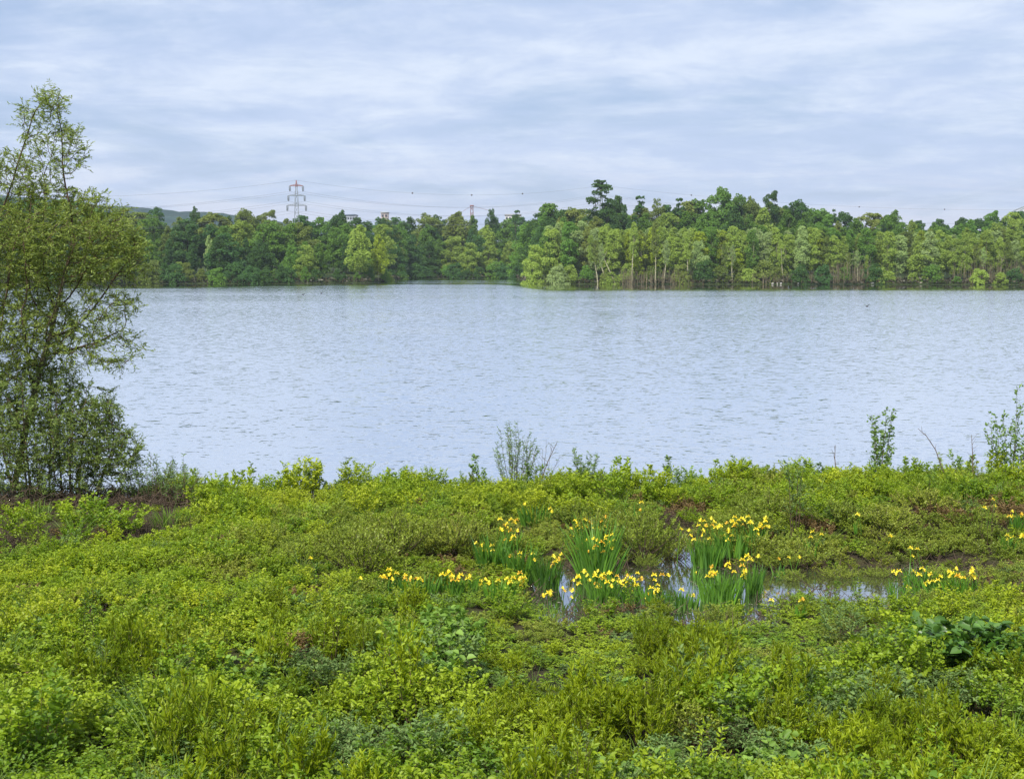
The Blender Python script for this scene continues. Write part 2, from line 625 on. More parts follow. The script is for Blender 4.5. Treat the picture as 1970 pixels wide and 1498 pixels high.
def terrain(x, y):
    x, y = np.asarray(x, float), np.asarray(y, float)
    near = 0.16 + 0.22 * (vnoise(x, y, 3.0, 1) - 0.3) + 0.10 * vnoise(x, y, 0.9, 2)
    near = near + np.clip((y - 20) / 6, 0, 1) * np.clip((x - 1) / 4, 0, 1) * 0.22
    # embankment the picture is taken from
    near = near + np.clip((9.0 - y) / 9.0, 0, 1) ** 1.3 * 2.6
    pd = pond_depth(x, y)
    near = near * (1 - .65 * np.clip((pd + 1.8) / 1.2, 0, 1)) 
    k = np.clip((pd + 0.30) / 0.42, 0, 1)
    near = near * (1 - k) + (-0.22) * k
    t = (near_shore(x) + 0.25 - y) / 0.9
    s = np.clip(t, -1.2, 1)
    near = np.where(t < 1, np.minimum(near, 0.0) * 0 + near * np.clip(s, 0, 1) + np.minimum(s, 0) * 1.0, near)
    yy = np.maximum(y, 1.0)
    b = x / yy
    D = far_shore(b)
    dd = (y - D)
    far = np.where(dd < 0, np.maximum(dd * 0.08, -1.6), 0.25 * np.clip(dd / 3, 0, 1) + np.clip(dd, 0, 400) * 0.012)
    far = far + np.where(dd > 3, vnoise(x, y, 25, 3) * np.clip(dd / 40, 0, 1) * 2.0, 0)
    w = np.clip((y - 80) / 40, 0, 1)
    z = near * (1 - w) + far * w
    # the lake is closed off far out to both sides
    side = np.clip((np.abs(x) - (190 + 0.3 * np.clip(y, 0, 400))) / 20, 0, 1)
    z = np.where((y > 26), np.maximum(z, side * 3.0 - 1.6 * (1 - side)), z)
    return z


def build_ground():
    ys = np.concatenate([np.linspace(-3000, -60, 12), np.linspace(-50, 6, 20), np.linspace(6.4, 30, 150), np.linspace(31, 200, 45),
                         np.linspace(204, 460, 110), np.geomspace(470, 9000, 40)])
    nx = 260
    # column positions: fine in the middle
    u = np.linspace(-1, 1, nx)
    rows = []
    for y in ys:
        half_f = 10.5 + max(0, y) * 0.42
        far = 9000
        xs = np.where(np.abs(u) < 0.85, u / 0.85 * half_f, np.sign(u) * (half_f + ((np.abs(u) - 0.85) / 0.15) ** 2.5 * (far - half_f)))
        rows.append(np.stack([xs, np.full(nx, y), terrain(xs, np.full(nx, y))], 1))
    v = np.concatenate(rows)
    ny = len(ys)
    i, j = np.meshgrid(np.arange(ny - 1), np.arange(nx - 1), indexing='ij')
    a = (i * nx + j).ravel()
    f = np.stack([a, a + 1, a + nx + 1, a + nx], 1)
    g = Geo()
    g.add(v, f, 0.5)
    o = link('ground', g.mesh('ground', [ground_mat()], True))
    tag(o, 'dark soil and leaf litter under the lakeside undergrowth and far banks', None, None, 'structure')


build_ground()

g = Geo()
ys = np.array([24.5, 60, 120, 240, 420, 640])
v, f = [], []
for k, y in enumerate(ys):
    v += [(-360, y, 0), (360, y, 0)]
for k in range(len(ys) - 1):
    f.append((2 * k, 2 * k + 1, 2 * k + 3, 2 * k + 2))
g.add(v, f, 0.5)
tag(link('lake_water', g.mesh('lake_water', [lake_mat()])), 'pale blue rippled lake reaching to the wooded far shore', None, None, 'structure')
g = Geo()
g.add([(-0.9, 15.6, 0.0), (8.2, 15.6, 0.0), (8.2, 24.2, 0.0), (-0.9, 24.2, 0.0)], [(0, 1, 2, 3)], 0.5)
tag(link('pond_water', g.mesh('pond_water', [pond_mat()])), 'still pond water among yellow irises mirroring the sky', None, None, 'structure')


def hill(name, pts, Y, depth, mat, label, seed):
    """a long wooded hill: ridge profile from pixel points, real thickness in depth"""
    g = Geo()
    px = np.linspace(pts[0][0], pts[-1][0], 150)
    py = np.interp(px, [p[0] for p in pts], [p[1] for p in pts])
    prof = [(-1, 0), (-0.6, 0.42), (-0.25, 0.86), (0, 1), (0.5, 0.8), (1.0, 0)]
    v = []
    for a, b in zip(px, py):
        top = at_y(a, b, Y)
        jit = (mnoise.noise(Vector((a * 0.13, seed, 0))) * 0.5 + mnoise.noise(Vector((a * 0.6, seed, 3))) * 0.3) * Y * 0.0022
        for (dy, hh) in prof:
            v.append((top[0], Y + dy * depth, -2 + (top[2] + 2 + jit * (hh > .8)) * hh))
    n = len(prof)
    f = []
    for i in range(len(px) - 1):
        for k in range(n - 1):
            f.append((i * n + k, (i + 1) * n + k, (i + 1) * n + k + 1, i * n + k + 1))
    g.add(v, f, 0.5)
    o = link(name, g.mesh(name, [mat], True))
    tag(o, label, None, None, 'structure')


M['hill'] = plain_mat('hill_wood', (0.016, 0.042, 0.03), 1.0, (0.010, 0.03, 0.024), 0.02, spec=0.0)
hill('hills', [(-900, 395), (-300, 372), (0, 376), (120, 384), (200, 396), (260, 399), (300, 402), (345, 406), (400, 408), (430, 411), (520, 424), (640, 440), (900, 455)], 1900, 400, M['hill'],
     'long low wooded hill fading blue behind the far left trees', 1.0)

# ------------------------------------------------------------------ far trees
def crown_pts(rng, Ht, Wd, base, prof, nblob, br, droop=0.0):
    """centres and radii of the leaf masses of a crown"""
    out = []
    for i in range(nblob):
        t = rng.random() ** 0.9
        hz = base + (1 - base) * t
        rad = np.interp(t, prof[0], prof[1]) * Wd / 2
        a = rng.random() * 2 * math.pi
        q = math.sqrt(rng.random()) * 0.95
        s = br * Wd * (0.65 + 0.7 * rng.random()) * (0.55 + 0.45 * np.interp(t, prof[0], prof[1]))
        out.append((math.cos(a) * rad * q, math.sin(a) * rad * q, hz * Ht - s * 0.6 - droop * q * Ht * rng.random(), s))
    return out


def far_tree_mesh(seed, Ht, Wd, base, prof, nblob, br, nleaf, ls, trunk_r, trunks=1, lean=0.05, limb=8, zsq=0.85, droop=0.0):
    rng = np.random.default_rng(seed)
    blobs = crown_pts(rng, Ht, Wd, base, prof, nblob, br, droop)
    gl = Geo()
    w = np.array([b[3] ** 2 for b in blobs])
    cnt = np.maximum((nleaf * w / w.sum()).astype(int), 4)
    P, D, Nn = [], [], []
    for (bx, by, bz, s), n in zip(blobs, cnt):
        d = unit(rng.normal(size=(n, 3)))
        d[:, 2] = np.where(d[:, 2] < -0.35, -d[:, 2] * 0.6, d[:, 2])
        d = unit(d)
        r = s * (0.62 + 0.45 * rng.random((n, 1)) ** 0.7)
        p = np.array([bx, by, bz]) + d * r * np.array([1, 1, zsq])
        P.append(p)
        Nn.append(unit(d * 0.8 + np.array([0, 0, 0.55]) + rng.normal(size=(n, 3)) * 0.7))
        t = rng.normal(size=(n, 3))
        D.append(t)
    P, D, Nn = map(np.concatenate, (P, D, Nn))
    P = P[:, :]
    L = ls * (0.6 + 0.9 * rng.random(len(P)))
    D = unit(D - Nn * np.sum(D * Nn, 1, keepdims=True))
    # clump brightness varies from mass to mass as well
    leaves(gl, rng, P - D * L[:, None] * 0.5, D, Nn, L, L * 0.75, 0.1, 0.12, simple=True)
    gt = Geo()
    for k in range(trunks):
        a = rng.random() * 6.28
        bx, by = (math.cos(a) * 0.06 * Wd * (trunks > 1), math.sin(a) * 0.06 * Wd * (trunks > 1))
        lx, ly = rng.normal() * lean * Ht + bx * 2.2, rng.normal() * lean * Ht + by * 2.2
        top = Ht * (0.86 if trunks == 1 else 0.72 + 0.15 * rng.random())
        tt = np.linspace(0, 1, 6)
        pts = np.stack([bx + lx * tt ** 1.2 + rng.normal(size=6) * 0.006 * Ht * tt, by + ly * tt ** 1.2 + rng.normal(size=6) * 0.006 * Ht * tt, -0.4 + (top + .4) * tt], 1)
        rr = trunk_r * (1 - 0.85 * tt) * (1 if trunks == 1 else 0.75)
        tube(gt, pts, rr, 5)
        for j in range(limb // trunks):
            b = blobs[rng.integers(len(blobs))]
            t0 = min(0.9, max(0.15, (b[2] / Ht) - 0.12 - 0.15 * rng.random()))
            p0 = np.array([np.interp(t0, tt, pts[:, c]) for c in range(3)])
            p1 = np.array(b[:3])
            mid = (p0 + p1) / 2 + np.array([0, 0, -0.03 * Ht])
            tube(gt, [p0, mid, p1], [trunk_r * 0.35, trunk_r * 0.25, trunk_r * 0.08], 4)
    return gl.mesh('crown'), gt.mesh('trunk')


ROUND = ([0, .15, .45, .75, .92, 1], [.45, .85, 1, .8, .5, .2])
SLIM = ([0, .2, .5, .8, 1], [.6, .95, .9, .6, .15])
CONE = ([0, .15, .6, 1], [1, .95, .7, .35])
WILD = ([0, .2, .5, .7, .9, 1], [.5, .75, 1, .7, .6, .3])
BUSH = ([0, .2, .6, 1], [1, 1, .85, .35])
TREE = {}


def proto(kind, args_list):
    TREE[kind] = [far_tree_mesh(**a) for a in args_list]


for kind, kw, nv in (
    ('broad', dict(Ht=14, Wd=8.5, base=.12, prof=ROUND, nblob=80, br=.15, nleaf=9000, ls=.38, trunk_r=.22), 4),
    ('birch', dict(Ht=14, Wd=5.2, base=.2, prof=SLIM, nblob=80, br=.16, nleaf=7000, ls=.34, trunk_r=.13, zsq=1.5, droop=.05), 4),
    ('slender', dict(Ht=12, Wd=3.6, base=.20, prof=WILD, nblob=70, br=.19, nleaf=5200, ls=.29, trunk_r=.075, trunks=2, lean=.04, zsq=1.15, limb=10), 6),
    ('willow', dict(Ht=10, Wd=7, base=.08, prof=BUSH, nblob=75, br=.15, nleaf=7000, ls=.33, trunk_r=.12, trunks=4, lean=.03), 3),
    ('bush', dict(Ht=4, Wd=4.6, base=.0, prof=BUSH, nblob=44, br=.17, nleaf=3200, ls=.27, trunk_r=.05, trunks=3, lean=.03), 3),
    ('open', dict(Ht=18, Wd=7.5, base=.45, prof=ROUND, nblob=46, br=.15, nleaf=5200, ls=.36, trunk_r=.2, limb=26), 3),
    ('spire', dict(Ht=12, Wd=3.2, base=.1, prof=CONE, nblob=40, br=.16, nleaf=1700, ls=.34, trunk_r=.12), 1),
    ('tall', dict(Ht=20, Wd=7.6, base=.3, prof=([0,.3,.6,.85,1],[1,.9,.72,.5,.32]), nblob=70, br=.115, nleaf=4200, ls=.42, trunk_r=.26), 1),
):
    proto(kind, [dict(seed=hash_ * 7 + len(kind) * 31, **kw) for hash_ in range(nv)])
BASEH = dict(broad=14, birch=14, slender=12, willow=10, bush=4, open=18, spire=12, tall=20)
BASEW = dict(broad=8.5, birch=5.2, slender=3.6, willow=7, bush=4.6, open=7.5, spire=3.2, tall=7.6)
NAME = dict(broad='broadleaf_tree', birch='birch_tree', slender='slender_tree', willow='willow_tree', bush='bank_shrub', open='open_crowned_tree', spire='narrow_tree', tall='tall_tree')
CATS = dict(broad='tree', birch='tree', slender='tree', willow='tree', bush='shrub', open='tree', spire='tree', tall='tree')
rnd = random.Random(4)


def far_tree(kind, px, Y, top_py, col, label, group=None, wscale=1.0, pale=None, var=None):
    """tree standing at distance Y with its top where the photograph has it"""
    top = at_y(px, top_py, Y)
    z0 = float(terrain(top[0], Y))
    Ht = max(1.5, top[2] - z0)
    s = Ht / BASEH[kind] * 1.0
    sw = s * wscale
    e = empty(NAME[kind], (float(top[0]), Y, z0 - 0.05), rnd.random() * 6.28, (sw, sw, s))
    k = rnd.randrange(len(TREE[kind])) if var is None else var % len(TREE[kind])
    cm, tm = TREE[kind][k]
    link('crown', cm, e, FG[col])
    if pale is None:
        pale = kind in ('slender', 'birch')
    link('trunk', tm, e, M['far_trunk'] if pale else M['far_dark_trunk'])
    tag(e, label, CATS[kind], group)
    return e


COLWORD = dict(dark='dark green', mid='mid green', olive='olive green', light='fresh green', yellow='yellow green', silver='silvery green')
ORD = ['first', 'second', 'third', 'fourth', 'fifth', 'sixth', 'seventh', 'eighth', 'ninth', 'tenth', 'eleventh', 'twelfth', 'thirteenth', 'fourteenth']
FAR_MARKS = [(-5, 'the left edge'), (280, 'the near willow'), (570, 'the pylon'), (735, 'the left bank tip'), (908, 'the red mast'), (1157, 'the tallest tree'), (1388, 'the second-highest tree'),
             (1487, 'the umbrella-shaped tree'), (1606, 'the spiky tree top'), (1740, 'the skyline dip'), (1912, 'the feathery tree')]


def ordinal_labels(items, marks):
    """items: (px, object, base label); counts look-alikes rightwards from the nearest landmark on their left"""
    seen = {}
    for px, o, base in sorted(items, key=lambda q: q[0]):
        m = [w for (x, w) in marks if x <= px]
        if not m:
            o['label'] = base + ', beyond the left edge'
            continue
        if px > 1985:
            o['label'] = base + ', beyond the right edge'
            continue
        k = (base, m[-1])
        seen[k] = seen.get(k, -1) + 1
        o['label'] = '%s, %s right of %s' % (base, ORD[min(seen[k], 13)], m[-1])


ROWED = []
KINDWORD = dict(broad='round-crowned broadleaf tree', birch='slim birch', slender='slender pale-stemmed tree', willow='bushy willow', bush='low rounded shrub', open='open-crowned tree', spire='narrow pointed tree', tall='tall tree')


def row(x0, x1, step, Yf, topf, kinds, cols, where, jx=0.35, jy=6.0, jt=8.0, ws=(0.85, 1.2)):
    x = x0
    while x < x1:
        px = x + rnd.uniform(-jx, jx) * step
        kind = rnd.choice(kinds)
        col = rnd.choice(cols)
        Y = Yf(px) + rnd.uniform(0, jy)
        top = topf(px) + rnd.uniform(-jt, jt)
        lab = '%s %s %s' % (COLWORD[col], KINDWORD[kind], where)
        e = far_tree(kind, px, Y, top, col, lab, ('%ss %s' % (KINDWORD[kind], where)).replace('birchs', 'birches'), rnd.uniform(*ws))
        ROWED.append((px, e, lab))
        x += step * rnd.uniform(0.8, 1.2)


def F(pts):
    xs, ys_ = [p[0] for p in pts], [p[1] for p in pts]
    return lambda x: float(np.interp(x, xs, ys_))


shoreF = lambda off: (lambda px: float(far_shore((px - 985) / FPX)) + off)
# left bank
row(-330, 780, 36, shoreF(58), F([(-300, 375), (100, 385), (230, 402), (330, 412), (430, 416), (500, 412), (545, 420), (600, 420), (780, 420)]), ['broad'], ['dark', 'mid', 'dark', 'olive'],
    'behind the left wood', jt=6, ws=(1.0, 1.4))
row(-330, 770, 40, shoreF(30), F([(-300, 400), (100, 415), (250, 425), (500, 432), (770, 440)]), ['broad', 'broad', 'birch', 'willow'], ['dark', 'mid', 'mid', 'light', 'olive'],
    'in the middle left wood')
row(-330, 735, 36, shoreF(12), F([(-300, 430), (250, 455), (500, 462), (735, 475)]), ['broad', 'birch', 'willow', 'slender'], ['dark', 'mid', 'dark', 'olive', 'mid'],
    'fronting the left wood', jt=14)
row(-330, 745, 27, shoreF(1.0), F([(-300, 500), (735, 515)]), ['bush', 'willow'], ['dark', 'mid', 'dark', 'olive'],
    'at the left waterline', jt=11, jy=3)
# head of the inlet
row(755, 1130, 32, shoreF(60), F([(750, 418), (800, 414), (900, 411), (960, 416), (1130, 405)]), ['broad', 'birch', 'broad'], ['mid', 'dark', 'olive'], 'behind the inlet wood', jt=5)
row(745, 1120, 34, shoreF(32), F([(750, 432), (900, 436), (1120, 430)]), ['broad', 'birch'], ['mid', 'dark', 'mid', 'light'], 'in the inlet wood')
row(760, 1010, 30, shoreF(12), F([(760, 462), (1010, 465)]), ['broad', 'willow', 'broad'], ['dark', 'mid', 'dark', 'light'], 'fronting the inlet wood', jt=16)
row(765, 1010, 24, shoreF(1), F([(760, 505), (1010, 508)]), ['bush'], ['dark', 'mid', 'dark'], 'at the inlet waterline', jt=9, jy=3)
# peninsula, background ranks
row(1060, 2330, 38, lambda p: 372, F([(1040, 400), (1130, 402), (1250, 392), (1400, 385), (1500, 392), (1600, 405), (1700, 414), (1760, 432), (1850, 430), (1900, 415), (1970, 408), (2300, 400)]),
    ['broad'], ['dark', 'mid', 'olive', 'mid', 'dark'], 'on the peninsula skyline', jt=5, ws=(1.0, 1.35))
row(1050, 2330, 38, lambda p: 345, F([(1040, 412), (1200, 414), (1400, 402), (1600, 418), (1740, 432), (1970, 428), (2300, 420)]),
    ['birch', 'broad', 'birch'], ['mid', 'olive', 'mid', 'light', 'dark'], 'in the peninsula wood', jt=8)
# peninsula, pale front rank of slim young trees
row(1075, 2330, 18, shoreF(16), F([(1040, 446), (1100, 430), (1200, 438), (1500, 438), (1750, 446), (1970, 448), (2300, 440)]),
    ['slender', 'slender', 'birch'], ['light', 'light', 'mid', 'silver', 'olive'], 'in second peninsula line', jt=8, jy=5, ws=(0.9, 1.3))
row(1048, 2330, 16, shoreF(6), F([(1020, 470), (1060, 440), (1100, 436), (1200, 446), (1500, 446), (1750, 452), (1970, 455), (2300, 450)]),
    ['slender', 'slender', 'slender', 'birch'], ['light', 'light', 'silver', 'light', 'olive', 'light', 'yellow', 'light', 'silver', 'mid'], 'on the peninsula shore', jt=11, jy=6, ws=(0.85, 1.25))
row(1060, 2330, 40, shoreF(1), F([(1000, 505), (1970, 520)]), ['bush'], ['mid', 'light', 'olive', 'dark'], 'at the peninsula waterline', jt=14, jy=4)

ordinal_labels(ROWED, FAR_MARKS)
# trees one can single out
for a in (
    ('open', 300, 372, 398, 'dark', 'feathery-topped tree standing above the left wood beside the blue hill', 0.8),
    ('broad', 376, 366, 397, 'dark', 'small round dark tree top rising just above the left wood under the hill crest', 0.42),
    ('broad', 470, 366, 402, 'olive', 'olive brown tree top above the left wood, left of the pylon', 0.8),
    ('open', 520, 368, 401, 'olive', 'loose bluish tree crown immediately left of the pylon', 0.9),
    ('broad', 655, 366, 404, 'dark', 'dark tree top on the skyline just right of the pylon', 0.7),
    ('willow', 345, 312, 503, 'light', 'rounded fresh green willow at the water on the left bank, nearest the big near willow', 0.95),
    ('birch', 402, 322, 453, 'silver', 'pale yellowish birch above the round willow on the left bank', 0.7),
    ('willow', 590, 318, 470, 'light', 'light green willow below the pylon on the left bank', 1.0),
    ('birch', 690, 322, 430, 'light', 'fresh green drooping tree near the tip of the left bank', 1.25),
    ('birch', 728, 328, 452, 'yellow', 'yellow green leaning tree at the very tip of the left bank', 1.1),
    ('bush', 748, 334, 522, 'light', 'small bright shrub at the waterline on the tip of the left bank', 0.8),
    ('willow', 905, 410, 466, 'light', 'rounded light green willow in the middle of the inlet shore', 1.0),
    ('bush', 857, 406, 517, 'silver', 'small pale shrub at the waterline at the head of the inlet', 0.8),
    ('birch', 880, 442, 405, 'olive', 'yellowish tree crown under the red mast', 1.3),
    ('broad', 946, 446, 402, 'dark', 'small dark clump of crown on the skyline right of the red mast', 0.5),
    ('spire', 993, 420, 396, 'dark', 'narrow dark tree standing up from the skyline left of the peninsula', 0.85),
    ('broad', 1060, 372, 391, 'mid', 'broad rounded tree above the base of the peninsula', 1.15),
    ('broad', 1100, 370, 400, 'olive', 'olive rounded tree just left of the tallest tree', 0.9),
    ('tall', 1157, 352, 340, 'dark', 'tallest tree, ragged dark crown rising high above the peninsula', 1.15),
    ('broad', 1191, 366, 376, 'dark', 'shoulder-high dark crown touching the tallest tree on its right side', 0.55),
    ('spire', 1231, 372, 367, 'dark', 'small dark oval tree top first right of the tallest tree', 0.85),
    ('open', 1265, 371, 378, 'olive', 'thin olive tree top between the two dark tops right of the tallest tree', 0.6),
    ('spire', 1307, 370, 371, 'dark', 'dark pointed tree top second right of the tallest tree', 0.8),
    ('broad', 1388, 368, 361, 'mid', 'high rounded green tree, second highest on the peninsula', 0.72),
    ('broad', 1422, 370, 374, 'mid', 'green tree leaning on the right of the second highest tree', 0.6),
    ('open', 1487, 362, 363, 'dark', 'airy umbrella-shaped dark tree with sky showing through its crown', 0.62),
    ('broad', 1448, 368, 378, 'olive', 'soft green tree directly left of the airy umbrella-shaped tree', 0.6),
    ('broad', 1535, 368, 385, 'dark', 'dark green tree directly right of the airy umbrella-shaped tree', 0.8),
    ('spire', 1605, 370, 394, 'dark', 'thin spiky tree top poking above the wood right of the umbrella tree', 0.45),
    ('broad', 1718, 358, 404, 'mid', 'pyramidal green tree at the right end of the high skyline', 0.8),
    ('broad', 1765, 420, 424, 'dark', 'blue-black tree in the dip of the skyline on the right, left one', 0.9),
    ('broad', 1810, 420, 421, 'dark', 'blue-black tree in the dip of the skyline on the right, middle one', 0.9),
    ('broad', 1852, 420, 419, 'dark', 'blue-black tree in the dip of the skyline on the right, right one', 0.9),
    ('open', 1912, 362, 402, 'mid', 'light feathery tree rising right of the dark trees, before the pale dome', 0.75),
    ('broad', 1952, 352, 408, 'light', 'rounded green tree in front of the pale dome at the right edge', 0.9),
    ('willow', 1030, 306, 470, 'light', 'light green bushy willow forming the tip of the peninsula', 0.85),
    ('willow', 1060, 309, 438, 'light', 'light green bushy tree just behind the tip of the peninsula', 0.8),
    ('bush', 1075, 301, 508, 'silver', 'silvery shrub leaning over the water near the tip of the peninsula', 0.9),
    ('bush', 1175, 301, 522, 'light', 'flat bright shrub spilling onto the water below the leaning pale trunks', 1.3),
    ('slender', 1228, 303, 452, 'yellow', 'golden yellow slim tree on the left part of the peninsula front', 1.1),
    ('willow', 1345, 305, 462, 'silver', 'silvery blue-green willow on the peninsula front', 0.75),
    ('slender', 1417, 303, 478, 'yellow', 'short golden tree beside the row of straight pale trunks', 1.4),
    ('bush', 1440, 300, 516, 'light', 'round leafy shrub right of the row of straight pale trunks', 1.2),
    ('willow', 1460, 312, 445, 'silver', 'big silvery green tree above the round leafy shrub on the peninsula', 0.7),
    ('bush', 1690, 299, 512, 'light', 'round fresh green shrub right of the brown stems on the peninsula', 1.1),
    ('willow', 1780, 302, 462, 'light', 'wide leafy willow on the right part of the peninsula front', 1.15),
    ('slender', 1862, 303, 470, 'yellow', 'yellowish tree over brown stems at the right end of the peninsula', 1.4),
):
    far_tree(a[0], a[1], a[2], a[3], a[4], a[5], None, a[6])

# leaning bare pale trunks on the peninsula
BARE = []
for i, (px, dx, top) in enumerate(((1150, -14, 462), (1166, -22, 470), (1183, -30, 476), (1216, 4, 440), (1262, -2, 440), (1278, 4, 470), (1322, 0, 455), (1395, -1, 475), (1408, 1, 478), (1507, -6, 470),
                                   (1632, 2, 492), (1650, -2, 488), (1668, 1, 496), (1878, 1, 478), (1893, -1, 482), (1925, 2, 490))):
    Y = 300.5
    b = at_y(px, 547, Y)
    z0 = float(terrain(b[0], Y))
    t = at_y(px + dx, top, Y)
    g = Geo()
    tt = np.linspace(0, 1, 6)
    pts = np.stack([(t[0] - b[0]) * tt ** 1.15 + 0.10 * np.sin(tt * 5 + i), 0.2 * np.sin(tt * 3 + i), (t[2] - z0) * tt - 0.1], 1)
    tube(g, pts, 0.15 * (1 - 0.7 * tt), 6)
    for k in range(4):
        q = 0.55 + 0.1 * k
        p = np.array([np.interp(q, tt, pts[:, c]) for c in range(3)])
        s_ = (-1) ** k
        tube(g, [p, p + np.array([0.5 * s_, 0, 0.7]), p + np.array([0.8 * s_, 0.1, 1.7])], [0.05, 0.035, 0.015], 4)
    e = empty('bare_tree', (float(b[0]), Y, z0))
    link('trunk', g.mesh('trunk'), e, M['far_trunk'])
    cr = TREE['slender'][i % 6][0]
    o = link('crown', cr, e, FG[('light', 'olive', 'silver')[i % 3]])
    hh = t[2] - z0
    o.scale = (hh / 12 * 0.6, hh / 12 * 0.6, hh / 12 * 0.75)
    o.location = (float(pts[-1][0]) * 0.9, 0, hh * 0.36)
    tag(e, 'x', 'tree', 'bare-trunked trees at the peninsula edge')
    BARE.append((px, e, 'tree with a bare pale %s trunk' % ('leaning' if abs(dx) > 8 else 'upright')))

ordinal_labels(BARE, FAR_MARKS)
# brown reed-like stems standing at the foot of the peninsula wood (nobody could count them)
rng = np.random.default_rng(21)
g = Geo()
for (a, b, n, h) in ((1595, 1672, 150, 4.2), (1830, 1990, 260, 4.5), (1190, 1330, 160, 3.0), (1440, 1590, 120, 2.4), (2000, 2300, 300, 4)):
    px = rng.uniform(a, b, n)
    Y = rng.uniform(297.5, 303, n)
    X = (px - 985) / FPX * Y
    z = terrain(X, Y) - 0.1
    P = np.stack([X, Y, z], 1)
    Q = P + np.stack([rng.normal(0, .25, n), rng.normal(0, .2, n), h * rng.uniform(.5, 1.15, n)], 1)
    segs(g, P, Q, 0.055, 0.02, 3, rnd=0.5)
tag(link('brown_stems', g.mesh('brown_stems', [plain_mat('brown_stem', (0.15, 0.125, 0.075), 0.95, (0.075, 0.065, 0.04), 0.6)])),
    'thicket of thin brown stems at the foot of the peninsula wood', None, None, 'stuff')

# low dark bank litter along the far shore
g = Geo()
n = 9000
px = rng.uniform(-400, 2350, n)
D = far_shore((px - 985) / FPX)
Y = D + rng.uniform(0.6, 5.5, n)
X = (px - 985) / FPX * Y
P = np.stack([X, Y, terrain(X, Y) + rng.uniform(0, .9, n)], 1)
dd = rng.normal(size=(n, 3)) * np.array([1, 1, .5])
leaves(g, rng, P, dd, unit(rng.normal(size=(n, 3)) + np.array([0, -.3, .8])), rng.uniform(.4, .9, n), rng.uniform(.25, .5, n), simple=True)
tag(link('bank_growth', g.mesh('bank_growth', [leaf_mat('bank_litter', (0.025, 0.03, 0.014), (0.075, 0.06, 0.03), 0.1)])),
    'dark low growth and roots along the foot of the far banks', None, None, 'stuff')

# pale stones and birds at the far waterline
M['stone'] = plain_mat('pale_stone', (0.42, 0.40, 0.37), 0.8, (0.30, 0.28, 0.26), 3)


def lump(g, c, s, rng, nu=8, nv=5, jit=0.12):
    v = []
    for i in range(1, nv):
        th = math.pi * i / nv
        for j in range(nu):
            ph = 2 * math.pi * j / nu
            q = 1 + rng.normal() * jit
            v.append((c[0] + s[0] * math.sin(th) * math.cos(ph) * q, c[1] + s[1] * math.sin(th) * math.sin(ph) * q, c[2] + s[2] * math.cos(th) * q))
    v += [(c[0], c[1], c[2] + s[2]), (c[0], c[1], c[2] - s[2])]
    m = nu * (nv - 1)
    f = [(i * nu + j, i * nu + (j + 1) % nu, (i + 1) * nu + (j + 1) % nu, (i + 1) * nu + j) for i in range(nv - 2) for j in range(nu)]
    n0 = g.n
    g.add(v, f, 0.5)
    ft = [(m, j, (j + 1) % nu) for j in range(nu)] + [(m + 1, (nv - 2) * nu + (j + 1) % nu, (nv - 2) * nu + j) for j in range(nu)]
    g.f.append(np.array(ft) + n0)
    g.r.append(np.full(len(ft), .5))
    g.m.append(np.full(len(ft), 0))


for i, (px, w) in enumerate(((1485, .5), (1494, .35), (1501, .45), (1534, .4), (1548, .35), (1677, .8), (1840, .5), (1849, .4))):
    Y = 297.6
    g = Geo()
    lump(g, (0, 0, 0), (w * .6, w * .45, w * .32), rng)
    o = link('stone', g.mesh('stone', [M['stone']]))
    X = (px - 985) / FPX * Y
    o.location = (X, Y, 0.22)
    tag(o, 'small pale stone at the peninsula waterline, %s of eight from the left' % ORD[i] if w != .8 else 'largest pale stone at the peninsula waterline, below the brown stems',
        'stone', 'pale stones on the peninsula waterline')


def water_bird(px, py, col, label):
    p = at_z(px, py, 0)
    g = Geo()
    tube(g, [(-.26, 0, .16), (-.2, 0, .1), (-.05, 0, .08), (.1, 0, .08), (.18, 0, .14), (.22, 0, .26), (.27, 0, .33), (.34, 0, .33), (.42, 0, .31)],
         [.015, .07, .12, .11, .07, .045, .055, .04, .008], 8)
    o = link('water_bird', g.mesh('water_bird', [plain_mat('bird_feather', col, 0.7)], True))
    o.location = (p[0], p[1], 0)
    o.rotation_euler = (0, 0, rnd.uniform(-.6, .6))
    o.scale = (.7, .7, .6)
    tag(o, label, 'bird')


water_bird(583, 567, (0.03, 0.03, 0.03), 'small dark water bird, left of the two swimming below the pylon')
water_bird(618, 565, (0.03, 0.03, 0.03), 'small dark water bird, right of the two swimming below the pylon')
water_bird(866, 546, (0.12, 0.10, 0.08), 'small water bird swimming in front of the inlet')
water_bird(1668, 590, (0.05, 0.05, 0.05), 'lone dark water bird far out on the right half of the lake')

# ------------------------------------------------------------------ pylons, cables, far buildings
M['steel'] = plain_mat('galvanised_steel', (0.22, 0.25, 0.27), 0.6, (0.16, 0.18, 0.19), 2)
M['red'] = plain_mat('red_paint', (0.26, 0.11, 0.10), 0.6, (0.22, 0.11, 0.10), 2)
M['insul'] = plain_mat('insulator', (0.20, 0.23, 0.26), 0.5)
PY_Y = 345.0
ppm = FPX / PY_Y            # photo px per metre at the visible pylon


